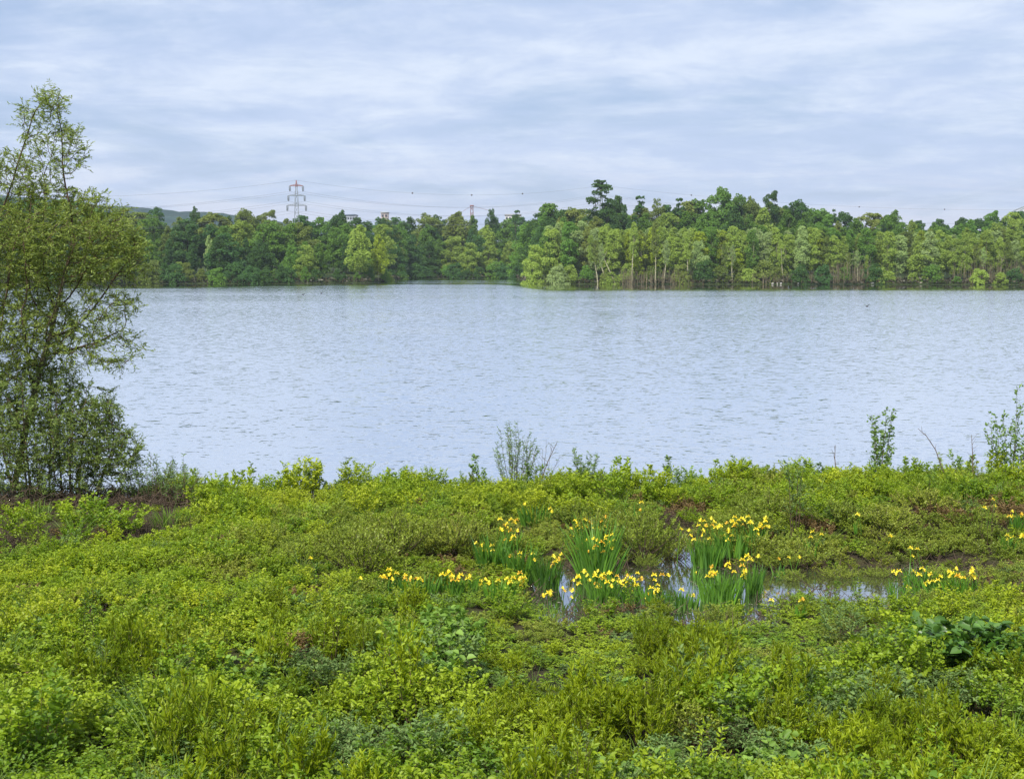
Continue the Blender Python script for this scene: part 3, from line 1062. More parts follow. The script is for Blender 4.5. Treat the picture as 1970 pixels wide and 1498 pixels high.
def make_pylon(px, top_py, Yp, label, scale=.8):
    t = at_y(px, top_py, Yp)
    b = np.array([t[0], Yp, float(terrain(t[0], Yp))])
    Ht = t[2] - b[2]
    root = empty('pylon', (float(b[0]), Yp, float(b[2])), R(8))
    hw = lambda z: np.interp(z / Ht, [0, .45, .62, .9, 1.0], [1.7, .85, .62, .34, .05]) * scale

    def lattice(z0, z1, n, r=0.065):
        g = Geo()
        zs = np.linspace(z0, z1, n + 1)
        for a, c in zip(zs[:-1], zs[1:]):
            ca = [(sx * hw(a), sy * hw(a), a) for sx, sy in ((-1, -1), (1, -1), (1, 1), (-1, 1))]
            cb = [(sx * hw(c), sy * hw(c), c) for sx, sy in ((-1, -1), (1, -1), (1, 1), (-1, 1))]
            for k in range(4):
                k2 = (k + 1) % 4
                segs(g, [ca[k]], [cb[k]], r, r, 4)
                segs(g, [ca[k]], [cb[k2]], r * .55, r * .55, 3)
                segs(g, [ca[k2]], [cb[k]], r * .55, r * .55, 3)
                segs(g, [cb[k]], [cb[k2]], r * .5, r * .5, 3)
        return g
    arm_z = [t[2] - b[2] - v for v in ((357.5 - 347) / ppm, (376 - 347) / ppm, (394.5 - 347) / ppm)]
    link('mast', lattice(0, arm_z[0] - .3, 13).mesh('mast', [M['steel']]), root)
    link('mast_top', lattice(arm_z[0] - .3, Ht, 3).mesh('mast_top', [M['red']]), root)
    tips = []
    for k, (z, half) in enumerate(zip(arm_z, (12.3 / ppm, 15.3 / ppm, 17.6 / ppm))):
        g = Geo()
        for sg in (-1, 1):
            for sy in (-.35, .35):
                segs(g, [(0, sy, z)], [(sg * half, 0, z)], .08, .07, 4)
                segs(g, [(0, sy, z + .4)], [(sg * half, 0, z + .05)], .05, .05, 4)
            for q in (.25, .5, .75):
                segs(g, [(sg * half * q, 0, z)], [(sg * half * (q - .12), 0, z + .4 * (1 - q))], .05, .05, 3)
        arm = link('crossarm', g.mesh('crossarm', [M['red'] if k == 0 else M['steel']]), root)
        for sg in (-1, 1):
            gi = Geo()
            for w in (-.14, .14):
                tube(gi, [(sg * half + w, 0, z), (sg * half + w * .8, 0, z - 1.1), (sg * half + w * .5, 0, z - 1.35)], [.12, .14, .05], 6)
            link('insulator', gi.mesh('insulator', [M['insul']]), arm)
            tips.append((sg, k, Vector((sg * half, 0, z - 1.35))))
    mw = root.matrix_basis.copy()
    rz = root.rotation_euler.z
    ca, sa = math.cos(rz), math.sin(rz)
    out = {}
    for sg, k, v in tips:
        out[(sg, k)] = np.array([b[0] + v.x * ca, Yp + v.x * sa, b[2] + v.z])
    out['top'] = np.array([b[0], Yp, t[2]])
    tag(root, label, 'pylon')
    return out


p1 = make_pylon(570, 347, 345.0, 'steel lattice pylon with red top and three crossarms above the left wood')
p2 = make_pylon(1157, 357, 430.0, 'steel lattice pylon hidden behind the tallest tree')
M['cable'] = plain_mat('cable', (0.16, 0.17, 0.19), 0.6)


def cable(A, B, sag, label, r=0.02, group='power cables'):
    tt = np.linspace(0, 1, 30)
    pts = np.outer(1 - tt, A) + np.outer(tt, B)
    pts[:, 2] -= sag * 4 * tt * (1 - tt)
    g = Geo()
    tube(g, pts, r, 3, cap=False)
    o = link('power_cable', g.mesh('power_cable', [M['cable']]))
    tag(o, label, 'cable', group)
    return pts


def off(pyl, px, Yo, dy):
    """the same attachment on a pylon outside the frame"""
    b = at_y(px, 500, Yo)
    return lambda q: np.array([q[0] - pyl['top'][0] + b[0], Yo, q[2] + dy])


oL = off(p1, -520, 300.0, -1.0)
oR = off(p2, 2450, 520.0, 2.0)
names = {0: 'upper', 1: 'middle', 2: 'lower'}
cable(oL(p1['top']), p1['top'], 4.6, 'topmost thin cable running left from the pylon tip')
tp = cable(p1['top'], p2['top'], 3.2, 'topmost thin cable with small balls between the pylon tip and the tallest tree')
tr = cable(p2['top'], oR(p2['top']), 6.6, 'topmost thin cable with small balls right of the tallest tree')
for (sg, k) in [(s_, k_) for s_ in (-1, 1) for k_ in (0, 1, 2)]:
    w = 'left-hand' if sg < 0 else 'right-hand'
    cable(oL(p1[(sg, k)]), p1[(sg, k)], 5.0, 'cable running left from the %s end of the %s crossarm' % (w, names[k]))
    cable(p1[(sg, k)], p2[(sg, k)], 3.9, 'cable from the %s end of the %s crossarm to the tallest tree' % (w, names[k]))
    cable(p2[(sg, k)], oR(p2[(sg, k)]), 8.6, 'cable of the %s crossarm, %s end, right of the tallest tree' % (names[k], w))
M['ball'] = plain_mat('marker_ball', (0.07, 0.05, 0.05), 0.6)
for i, (px, src) in enumerate(((795, tp), (908, tp), (1005, tp), (1327, tr), (1648, tr), (1811, tr))):
    bb = src[:, 0] / src[:, 1]
    X, Yb, z = (float(np.interp((px - 985) / FPX, bb, src[:, c_])) for c_ in range(3))
    g = Geo()
    lump(g, (0, 0, 0), (.22, .22, .22), rng, 10, 7, 0.0)
    o = link('marker_ball', g.mesh('marker_ball', [M['ball']], True))
    o.location = (X, Yb, z)
    wh = ('dark marker ball on the top cable, first right of the pylon', 'dark marker ball on the top cable above the red mast', 'dark marker ball on the top cable, last before the tallest tree',
          'dark marker ball on the top cable between the tallest tree and the second highest tree', 'dark marker ball on the top cable above the thin spiky tree top', 'dark marker ball on the top cable above the dip in the skyline')[i]
    tag(o, wh, 'marker ball', 'marker balls on the top cable')

# red mast far behind the inlet wood
b = at_y(908, 470, 900)
t = at_y(908, 396, 900)
root = empty('red_mast', (float(b[0]), 900, -1))
g = Geo()
hh = t[2] + 1
for sx in (-1, 1):
    for sy in (-1, 1):
        segs(g, [(sx * 1.1, sy * 1.1, 0)], [(sx * .7, sy * .7, hh)], .28, .22, 4)
for k in range(12):
    z = hh * k / 12
    segs(g, [(-1, -1, z), (1, -1, z)], [(1, -1, z + hh / 12), (-1, -1, z + hh / 12)], .14, .14, 3)
box(g, (0, 0, hh), (2.4, 2.4, .8))
link('mast', g.mesh('mast', [M['red']]), root)
g = Geo()
segs(g, [(0, 0, hh), (0, 0, hh)], [(-9, 0, hh - 5.5), (13, 0, hh - 3.5)], .10, .10, 3)
link('stay_cable', g.mesh('stay_cable', [M['red']]), root)
tag(root, 'red lattice mast with stay cables poking above the wood at the inlet', 'mast')


def flat_block(name, px0, px1, top_py, Y, col, roofc, label, nwin, depth=18, cat='building'):
    a, c = at_y(px0, top_py, Y), at_y(px1, top_py, Y)
    w = c[0] - a[0]
    hgt = a[2] + 1
    root = empty(name, (float((a[0] + c[0]) / 2), Y, -1))
    g = Geo()
    box(g, (0, 0, (hgt - .8) / 2), (w, depth, hgt - .8))
    link('wall', g.mesh('wall', [plain_mat(name + '_wall', col, 0.8)]), root)
    g = Geo()
    box(g, (0, 0, hgt - .4), (w + .8, depth + .8, .8))
    link('roof', g.mesh('roof', [plain_mat(name + '_roof', roofc, 0.7)]), root)
    wm = plain_mat(name + '_glass', (0.05, 0.06, 0.08), 0.2)
    g = Geo()
    box(g, (0, 0, 0), (w / nwin * .6, .1, 1.6))
    me = g.mesh('window', [wm])
    for k in range(nwin):
        o = link('window', me, root)
        o.location = ((k + .5) / nwin * w - w / 2, -depth / 2 - .03, hgt - 2.6)
    tag(root, label, cat)


flat_block('flat_roofed_building', 656, 685, 413, 950, (0.30, 0.33, 0.38), (0.20, 0.24, 0.32), 'low grey-blue flat-roofed building showing over the wood right of the pylon', 6)
flat_block('tower_block', 734, 747, 408, 980, (0.30, 0.25, 0.23), (0.5, 0.5, 0.5), 'small brownish block with a white top on the skyline between pylon and red mast', 2, 8)
flat_block('white_building', 972, 1002, 413, 990, (0.48, 0.47, 0.46), (0.4, 0.39, 0.38), 'pale low building glimpsed behind the narrow dark tree on the skyline', 5)

# pale dome-roofed hall at the right edge
Yd = 700.0
c = at_y(2030, 389, Yd)
root = empty('domed_hall', (float(c[0]), Yd, -1))
hd = float(c[2] + 1)
g = Geo()
nu, nv = 40, 10
v = []
for i in range(nv + 1):
    th = math.pi / 2 * i / nv
    for j in range(nu):
        ph = 2 * math.pi * j / nu
        v.append((27 * math.cos(th) * math.cos(ph), 27 * math.cos(th) * math.sin(ph), hd - 14 + 14 * math.sin(th)))
f = [(i * nu + j, i * nu + (j + 1) % nu, (i + 1) * nu + (j + 1) % nu, (i + 1) * nu + j) for i in range(nv) for j in range(nu)]
g.add(v, f, .5)
link('dome_roof', g.mesh('dome_roof', [plain_mat('dome_sheet', (0.30, 0.32, 0.33), 0.8, (0.25, 0.27, 0.28), .3)], True), root)
g = Geo()
tube(g, [(0, 0, 0), (0, 0, hd - 14)], 27.2, 40, cap=False)
link('wall', g.mesh('wall', [plain_mat('dome_wall', (0.45, 0.46, 0.47), 0.8)]), root)
g = Geo()
for j in range(12):
    ph = math.pi * j / 12
    pts = [(27.2 * math.cos(a_) * math.cos(ph), 27.2 * math.cos(a_) * math.sin(ph), hd - 14 + 14.2 * math.sin(a_)) for a_ in np.linspace(0, math.pi, 24)]
    tube(g, pts, .18, 4, cap=False)
link('roof_rib', g.mesh('roof_rib', [M['steel']]), root)
tag(root, 'pale shallow domed hall with ribs rising behind the trees at the right edge', 'building')

# ------------------------------------------------------------------ near plants: generators
def shrub(seed, h=0.6, spread=0.3, stems=7, twigs=6, per=6, ll=0.05, lw=0.034, up=0.75, twl=0.16, start=0.25, stem_r=0.004, flat=0.6, simple=False,
          fold=0.18, droop=0.2, curve=0.35, lup=0.0, base_r=0.06, cluster=0.0):
    """several stems from one root, side twigs, leaves along the twigs. returns Geo stems, Geo leaves"""
    rng = np.random.default_rng(seed)
    gs, gl = Geo(), Geo()
    P, D, Nn = [], [], []
    for i in range(stems):
        a = 2 * math.pi * (i + rng.random()) / stems
        r0 = base_r * rng.random()
        q = rng.random() ** 0.6
        hh = h * (1 - 0.35 * q) * rng.uniform(.8, 1.15)
        tx, ty = math.cos(a) * spread * q, math.sin(a) * spread * q
        tt = np.linspace(0, 1, 6)
        x = math.cos(a) * r0 + tx * (tt ** (1 - curve)) + rng.normal(size=6) * .015 * h * tt
        y = math.sin(a) * r0 + ty * (tt ** (1 - curve)) + rng.normal(size=6) * .015 * h * tt
        z = hh * tt
        pts = np.stack([x, y, z], 1)
        rr = stem_r * (1 - .75 * tt)
        segs(gs, pts[:-1], pts[1:], rr[:-1], rr[1:], 3)
        for j in range(twigs):
            t0 = start + (1 - start) * (j + rng.random()) / twigs
            p0 = np.array([np.interp(t0, tt, pts[:, c]) for c in range(3)])
            b = a + rng.normal() * 1.4
            d = unit(np.array([math.cos(b), math.sin(b), up + rng.normal() * .3]))
            L = twl * (1.15 - .5 * t0) * rng.uniform(.6, 1.3)
            p1 = p0 + d * L
            segs(gs, [p0], [p1], stem_r * .4, stem_r * .2, 3)
            n = per
            s = (np.arange(n) + rng.random(n) * .6 + .4) / n
            pp = p0 + np.outer(s, d * L) + rng.normal(size=(n, 3)) * cluster
            side = unit(np.cross(d, [0, 0, 1]))
            sg = np.where(np.arange(n) % 2 == 0, 1, -1)[:, None]
            ld = unit(d * .6 + side * sg * .8 * (1 - .5 * lup) + np.array([0, 0, lup]) + rng.normal(size=(n, 3)) * .35)
            P.append(pp)
            D.append(ld)
            Nn.append(unit(np.array([0, -.3 * lup, flat * (1 - .6 * lup)]) + rng.normal(size=(n, 3)) * .45))
        # leading shoot
        n = per
        s = rng.uniform(.7, 1.0, n)
        pp = np.stack([np.interp(s, tt, pts[:, c]) for c in range(3)], 1)
        aa = rng.uniform(0, 6.28, n)
        P.append(pp)
        D.append(np.stack([np.cos(aa), np.sin(aa), rng.uniform(.2, 1.1, n)], 1))
        Nn.append(unit(np.array([0, 0, flat]) + rng.normal(size=(n, 3)) * .4))
    P, D, Nn = map(np.concatenate, (P, D, Nn))
    n = len(P)
    k = rng.uniform(.65, 1.25, n)
    leaves(gl, rng, P, D, Nn, ll * k, lw * k, fold, droop, simple=simple)
    return gs, gl


def blades(seed, n, h, r, w, lean=0.25, bend=0.12, nseg=4):
    """sword-shaped or grass blades growing from a tuft"""
    rng = np.random.default_rng(seed)
    g = Geo()
    for i in range(n):
        a = rng.random() * 6.28
        q = math.sqrt(rng.random())
        x0, y0 = math.cos(a) * r * q, math.sin(a) * r * q
        b = a + rng.normal() * .7
        hh = h * rng.uniform(.6, 1.08)
        ln = lean * (.25 + q) * rng.uniform(.4, 1.3)
        tt = np.linspace(0, 1, nseg + 1)
        off_ = (ln * tt + bend * rng.uniform(.2, 1.8) * tt ** 3) * hh
        zz = hh * (tt - .10 * ln * tt ** 2 - bend * .5 * tt ** 4 * rng.random())
        cx_, cy_ = x0 + np.cos(b) * off_, y0 + np.sin(b) * off_
        f_ = rng.random() * 3.14
        sx, sy = math.cos(f_), math.sin(f_)
        ww = w * rng.uniform(.7, 1.2) * np.array([.7, 1, .9, .6, .04][:nseg + 1]) / 2
        va = np.stack([cx_ - sx * ww, cy_ - sy * ww, zz], 1)
        vb = np.stack([cx_ + sx * ww, cy_ + sy * ww, zz], 1)
        v = np.concatenate([va, vb])
        m = nseg + 1
        g.add(v, [(k, k + 1, m + k + 1, m + k) for k in range(nseg)], rng.random())
    return g


def join(gs, gl, name, m1, m2):
    g = Geo()
    for src, mi in ((gs, 0), (gl, 1)):
        off_ = g.n
        vv = np.concatenate(src.v)
        g.v.append(vv)
        for f, r in zip(src.f, src.r):
            g.f.append(f + off_)
            g.r.append(r)
            g.m.append(np.full(len(f), mi))
        g.n += len(vv)
    return g.mesh(name, [m1, m2])


def protos(name, meshes):
    c = bpy.data.collections.new(name)
    for i, me in enumerate(meshes):
        o = bpy.data.objects.new('%s_%02d' % (name, i), me)
        c.objects.link(o)
    return c


def scatter(name, label, coll, P, rz, sc, tilt=0.12, seed=1):
    """uncountable ground cover: one object that grows a plant at each of its points"""
    rng = np.random.default_rng(seed)
    n = len(P)
    me = bpy.data.meshes.new(name)
    me.vertices.add(n)
    me.vertices.foreach_set('co', np.asarray(P, float).ravel())
    a = me.attributes.new('rot', 'FLOAT_VECTOR', 'POINT')
    a.data.foreach_set('vector', np.stack([rng.normal(0, tilt, n), rng.normal(0, tilt, n), rz], 1).ravel())
    a = me.attributes.new('scl', 'FLOAT_VECTOR', 'POINT')
    a.data.foreach_set('vector', np.asarray(sc, float).ravel())
    a = me.attributes.new('pick', 'INT', 'POINT')
    a.data.foreach_set('value', rng.integers(0, len(coll.objects), n).astype(np.int32))
    o = bpy.data.objects.new(name, me)
    COL.objects.link(o)
    ng = bpy.data.node_groups.new(name + '_nodes', 'GeometryNodeTree')
    ng.interface.new_socket('Geometry', in_out='INPUT', socket_type='NodeSocketGeometry')
    ng.interface.new_socket('Geometry', in_out='OUTPUT', socket_type='NodeSocketGeometry')
    gi, go = ng.nodes.new('NodeGroupInput'), ng.nodes.new('NodeGroupOutput')
    ci = ng.nodes.new('GeometryNodeCollectionInfo')
    ci.inputs['Collection'].default_value = coll
    ci.inputs['Separate Children'].default_value = True
    ci.inputs['Reset Children'].default_value = True
    ip = ng.nodes.new('GeometryNodeInstanceOnPoints')
    ip.inputs['Pick Instance'].default_value = True

    def attr(nm, typ):
        x = ng.nodes.new('GeometryNodeInputNamedAttribute')
        x.data_type = typ
        x.inputs['Name'].default_value = nm
        return x.outputs['Attribute']
    L = ng.links
    L.new(gi.outputs[0], ip.inputs['Points'])
    L.new(ci.outputs[0], ip.inputs['Instance'])
    L.new(attr('pick', 'INT'), ip.inputs['Instance Index'])
    L.new(attr('rot', 'FLOAT_VECTOR'), ip.inputs['Rotation'])
    L.new(attr('scl', 'FLOAT_VECTOR'), ip.inputs['Scale'])
    L.new(ip.outputs[0], go.inputs[0])
    md = o.modifiers.new('scatter', 'NODES')
    md.node_group = ng
    tag(o, label, None, None, 'stuff')
    return o


V = 4
C_bram = protos('bramble', [join(*shrub(100 + i, .52, .30, 9, 7, 8, .043, .031, cluster=.008), 'bramble', M['stem'], M['bramble']) for i in range(V)])
C_bright = protos('bright', [join(*shrub(120 + i, .58, .26, 10, 8, 8, .038, .028, up=1.0, cluster=.008), 'bright', M['stem'], M['bright']) for i in range(V)])
C_whip = protos('whip', [join(*shrub(140 + i, .62, .17, 12, 8, 7, .060, .015, up=1.6, twl=.09, lup=.9), 'whip', M['stem'], M['whip']) for i in range(V)])
C_broad = protos('broad', [join(*shrub(160 + i, .45, .26, 6, 4, 5, .072, .056, flat=1.0, twl=.13), 'broad', M['stem'], M['broad']) for i in range(V)])
C_olive = protos('olive', [join(*shrub(180 + i, .45, .30, 12, 9, 9, .034, .018, up=1.0, twl=.12, simple=True, stem_r=.005, lup=.4), 'olive', M['twig'], M['olive']) for i in range(V)])
C_grey = protos('grey', [join(*shrub(200 + i, .45, .26, 9, 7, 7, .042, .020, up=.8, twl=.14), 'grey', M['stem'], M['grey']) for i in range(V)])
C_dead = protos('dead', [join(*shrub(220 + i, .36, .32, 14, 6, 1, .03, .012, up=.3, twl=.18, stem_r=.006), 'dead', M['dead'], M['dead']) for i in range(V)])
C_stalk = protos('stalk', [join(*shrub(260 + i, .95, .12, 4, 9, 5, .05, .022, up=1.1, twl=.09, start=.35, stem_r=.005), 'stalk', M['twig'], M['bramble']) for i in range(V)])
C_rust = protos('rust', [join(*shrub(280 + i, .42, .22, 8, 7, 6, .036, .020, up=1.0, twl=.10, stem_r=.005), 'rust', M['twig'], M['rust']) for i in range(V)])
C_grass = protos('grass', [blades(240 + i, 70, .6, .12, .010, .4, .4).mesh('grass', [M['grass']]) for i in range(V)])

# ------------------------------------------------------------------ undergrowth between path and lake
rng = np.random.default_rng(77)
STEP = 0.26
gy = np.arange(7.2, 28.5, STEP)
PX_, PY_ = [], []
for y in gy:
    hw_ = 0.40 * y + 4.2
    xs = np.arange(-hw_, hw_, STEP)
    PX_.append(xs)
    PY_.append(np.full(len(xs), y))
X = np.concatenate(PX_) + rng.uniform(-.13, .13, sum(map(len, PX_)))
Y = np.concatenate(PY_) + rng.uniform(-.13, .13, len(X))
Z = terrain(X, Y)
ppx, ppy = project(X, Y, Z + 0.3)


def blob(cx_, cy_, rx, ry):
    return np.clip(1.4 - np.sqrt(((ppx - cx_) / rx) ** 2 + ((ppy - cy_) / ry) ** 2), 0, 1)


bl = {k: np.zeros(len(X)) for k in ('bramble', 'bright', 'whip', 'broad', 'olive', 'grey', 'dead', 'grass', 'stalk', 'rust')}
near = np.clip((ppy - 1130) / 60, 0, 1)
bl['bramble'] += 1.2 * near + .35
bl['whip'] += .45 * near + .05
bl['broad'] += .20 * near
bl['grey'] += .35 * near + .1
bl['olive'] += .35 * (1 - near) + .06
bl['dead'] += .15
bl['grass'] += .22
bl['stalk'] += .13
bl['rust'] += .05 + .16 * (1 - near)
for a in ((900, 1050, 120, 30), (1380, 960, 160, 25), (1700, 1000, 160, 40), (1640, 1190, 160, 25), (640, 1240, 90, 20), (1100, 1190, 160, 16), (300, 975, 120, 20), (1900, 960, 120, 25)):
    bl['rust'] += 1.1 * blob(*a)
for a in ((250, 1120, 420, 90), (420, 1060, 300, 50), (120, 1230, 400, 80), (640, 960, 330, 45), (1150, 945, 260, 35), (1600, 930, 300, 40), (1750, 960, 150, 30), (1880, 1180, 170, 50), (470, 985, 120, 35)):
    bl['bright'] += 1.7 * blob(*a)
for a in ((720, 1040, 260, 55), (1560, 1000, 330, 60), (1230, 1030, 170, 50), (1700, 1030, 250, 50), (900, 1000, 200, 40), (1050, 1180, 280, 30), (1620, 1200, 300, 30), (800, 1190, 180, 40), (1480, 920, 200, 30)):
    bl['olive'] += 2.6 * blob(*a)
for a in ((1260, 1230, 90, 35), (700, 1330, 130, 60), (1080, 1340, 140, 60), (1290, 1310, 110, 50), (1600, 1390, 140, 60), (1850, 1410, 120, 50), (800, 1180, 50, 30)):
    bl['whip'] += 2.8 * blob(*a)
for a in ((760, 1290, 120, 40), (1600, 1330, 160, 40), (1800, 1330, 130, 40), (780, 1420, 160, 40), (1430, 1430, 140, 50), (1180, 1460, 150, 40), (1720, 1440, 120, 40), (300, 1330, 150, 40), (560, 1130, 80, 20)):
    bl['grey'] += 1.6 * blob(*a)
    bl['broad'] += .8 * blob(*a)
for a in ((850, 1085, 60, 25), (1320, 985, 60, 22), (60, 1000, 200, 26), (230, 990, 180, 20), (1580, 1075, 60, 16), (330, 960, 90, 20), (1720, 1000, 50, 14), (560, 1250, 60, 16), (1230, 1090, 70, 18)):
    bl['dead'] += 3.2 * blob(*a)
W_ = np.stack([bl[k] for k in bl], 1)
# plants grow in patches
for i, k in enumerate(bl):
    W_[:, i] *= 0.15 + 2.2 * np.clip((vnoise(X, Y, 1.1, 10 + i) * .6 + vnoise(X, Y, .45, 30 + i) * .4 - .32) * 2.2, 0, 1)
W_ = np.maximum(W_, 1e-4) ** 1.5
W_ /= W_.sum(1, keepdims=True)
cum = W_.cumsum(1)
pick = (rng.random(len(X))[:, None] > cum).sum(1)

pd = pond_depth(X, Y)
dry = (pd < -0.10) & (Y < near_shore(X) - .05)
# litter and mud under the big willow, black hollow by it
litter = (ppx < 420) & (ppy > 935) & (ppy < 1003 - (ppx > 130) * 12 - (ppx > 280) * 22)
gap = (vnoise(X, Y, .75, 51) < .12) & (pick != 6)
hollow = np.zeros(len(X), bool)
for (a, b, rx, ry) in ((1262, 1312, 58, 30), (1400, 1418, 46, 30), (1895, 1345, 62, 30), (905, 1290, 36, 24), (450, 1222, 46, 24), (1330, 1012, 30, 14), (165, 1262, 30, 18), (1055, 1250, 26, 14), (760, 1390, 28, 18), (1425, 1300, 24, 14), (60, 990, 120, 12), (230, 1395, 26, 16), (980, 1440, 30, 18), (1600, 1290, 22, 12)):
    hollow |= (((ppx - a) / rx) ** 2 + ((ppy - b) / ry) ** 2) < 1
keep = dry & ~gap & ~hollow & ((~litter) | (rng.random(len(X)) < np.where(ppx > 120, .55, .3)))
# plants are low in front of the pond so that the water shows, taller along the shore
pd_ = pond_depth(X, Y)
lowz = (pd_ > -1.6) * np.clip((17.9 - Y) / .3, 0, 1)
hs = 0.50 + .95 * vnoise(X, Y, 1.0, 61) * (.6 + .5 * vnoise(X, Y, .42, 62)) + .16 * rng.normal(size=len(X))
hs *= 1 - .55 * lowz
hs *= 1 + .12 * np.clip((Y - 24) / 2, 0, 1) - .5 * litter
hs *= 1 - .35 * ((ppy > 1040) & (ppy < 1140) & (ppx > 600))
hs *= 1 - .36 * np.clip((Y - 13) / 5, 0, 1)
hs = np.clip(hs, .25, 1.7)
LAB = dict(
    bramble=('bramble_cover', C_bram, 'dense green bramble and birch seedlings covering the foreground'),
    bright=('bright_seedling_cover', C_bright, 'bright yellow-green seedlings spread over the left and the shore ridge'),
    whip=('willow_whip_cover', C_whip, 'patches of upright narrow-leaved willow shoots in the undergrowth'),
    broad=('broad_leaf_cover', C_broad, 'broad pale leaves scattered low through the foreground'),
    olive=('low_willow_cover', C_olive, 'fine olive-green dwarf willow growth around the pond'),
    grey=('grey_leaf_cover', C_grey, 'soft grey-green leafy patches in the undergrowth'),
    dead=('dead_twig_cover', C_dead, 'brown dead twigs and stems showing through the undergrowth'),
    rust=('rusty_sprig_cover', C_rust, 'reddish brown sprigs mixed through the olive growth'),
    stalk=('tall_stalk_cover', C_stalk, 'thin taller leafy stalks sticking out of the undergrowth'),
    grass=('grass_cover', C_grass, 'tufts of thin green grass among the undergrowth'))
for i, k in enumerate(bl):
    sel = keep & (pick == i)
    if k == 'dead':
        sel = sel | (dry & litter & (rng.random(len(X)) < .5)) | (dry & gap & (rng.random(len(X)) < .35))
    n = int(sel.sum())
    nm, coll, lab = LAB[k]
    xyz = np.stack([X[sel], Y[sel], Z[sel] - .02], 1)
    sc = np.stack([hs[sel] * .5 + .5, hs[sel] * .5 + .5, hs[sel]], 1)
    scatter(nm, lab, coll, xyz, rng.uniform(0, 6.28, n), sc, seed=300 + i)

# dead stems and litter along the pond rim
g = Geo()
n = 1500
a = rng.integers(0, len(X), 40000)
xx, yy = X[a] + rng.normal(0, .1, 40000), Y[a] + rng.normal(0, .1, 40000)
q = pond_depth(xx, yy)
s_ = (q > -.32) & (q < .14)
xx, yy = xx[s_], yy[s_]
P = np.stack([xx, yy, np.maximum(terrain(xx, yy), -.02)], 1)
Q = P + np.stack([rng.normal(0, .16, len(P)), rng.normal(0, .12, len(P)), rng.uniform(.02, .24, len(P))], 1)
segs(g, P, Q, .006, .003, 3)
tag(link('rim_litter', g.mesh('rim_litter', [M['dead']])), 'brown broken stems lying around the rim of the pond', None, None, 'stuff')

# floating leaves and scum at the back and edges of the pond
g = Geo()
n = 26000
xx, yy = rng.uniform(-.5, 7.6, n), rng.uniform(17, 24, n)
q = pond_depth(xx, yy)
dens = np.clip(.9 - q * 5.0, 0, 1) * .7 + (vnoise(xx, yy, .4, 71) > .62) * .25
bx, by = project(xx, yy, 0 * xx)
dens = np.where((by < 1075), .9, dens) * (q > 0)
dens = np.where(vnoise(xx, yy, .22, 72) > .55, dens, dens * .25)
s_ = rng.random(n) < dens * .4
xx, yy = xx[s_], yy[s_]
m_ = len(xx)
P = np.stack([xx, yy, rng.uniform(.004, .010, m_)], 1)
aa = rng.uniform(0, 6.28, m_)
leaves(g, rng, P, np.stack([np.cos(aa), np.sin(aa), 0 * aa], 1), unit(np.array([0, 0, 1.]) + rng.normal(size=(m_, 3)) * .04), rng.uniform(.02, .06, m_), rng.uniform(.02, .045, m_), 0.02, 0.02, simple=True)
tag(link('floating_leaves', g.mesh('floating_leaves', [leaf_mat('floating_leaf', (0.10, 0.09, 0.06), (0.22, 0.21, 0.15), 0.05, rough=.7)])),
    'small dead leaves floating on the pond', None, None, 'stuff')

# ------------------------------------------------------------------ single shrubs that stand out
SPEC = dict(
    green=dict(kw=dict(h=.8, spread=.45, stems=15, twigs=9, per=7, ll=.05, lw=.036, twl=.2), mat='bright', stem='stem'),
    bramble=dict(kw=dict(h=.7, spread=.45, stems=14, twigs=8, per=7, ll=.055, lw=.04, twl=.2), mat='bramble', stem='stem'),
    whip=dict(kw=dict(h=.75, spread=.34, stems=34, twigs=11, per=7, ll=.058, lw=.014, up=1.8, twl=.11, lup=.9), mat='whip', stem='stem'),
    olive=dict(kw=dict(h=.6, spread=.62, stems=30, twigs=12, per=8, ll=.036, lw=.019, up=1.1, twl=.15, start=.45, simple=True, stem_r=.008, curve=.1, lup=.4), mat='olive', stem='dead'),
    grey=dict(kw=dict(h=.8, spread=.4, stems=12, twigs=9, per=7, ll=.045, lw=.02, up=.9, twl=.17), mat='grey', stem='stem'),
    pale=dict(kw=dict(h=.75, spread=.34, stems=9, twigs=6, per=5, ll=.10, lw=.085, flat=.7, twl=.12), mat='broad', stem='stem'),
    dark=dict(kw=dict(h=.5, spread=.55, stems=12, twigs=7, per=5, ll=.11, lw=.09, flat=1.2, twl=.18, start=.5), mat='darkleaf', stem='stem'),
)
SH = {k: [] for k in SPEC}
for k, sp_ in SPEC.items():
    for i in range(3):
        a, b = shrub(400 + i * 13 + len(k), **sp_['kw'])
        SH[k].append((a.mesh('stems'), b.mesh('foliage')))


def ashore(p):
    """nothing that grows on the near bank stands in the lake"""
    lim = float(near_shore(p[0])) - .35
    if p[1] > lim:
        p = np.array([p[0] * lim / p[1], lim, p[2]])
    return p


def place_shrub(kind, px, py, s, label, group=None, name='shrub', zs=1.0, cat='shrub', base_z=None):
    """py: photo row of the plant's foot"""
    p = at_z(px, py, 0.2)
    for _ in range(3):
        p = at_z(px, py, float(terrain(p[0], p[1])))
    p = ashore(p)
    z = float(terrain(p[0], p[1]))
    if p[1] > 22:
        s *= .95
    e = empty(name, (float(p[0]), float(p[1]), max(z, -.05) - .02), rnd.random() * 6.28, (s, s, s * zs))
    i = rnd.randrange(3)
    sm, fm = SH[kind][i]
    link('stems', sm, e, M[SPEC[kind]['stem']])
    link('foliage', fm, e, M[SPEC[kind]['mat']])
    tag(e, label, cat, group)
    return e


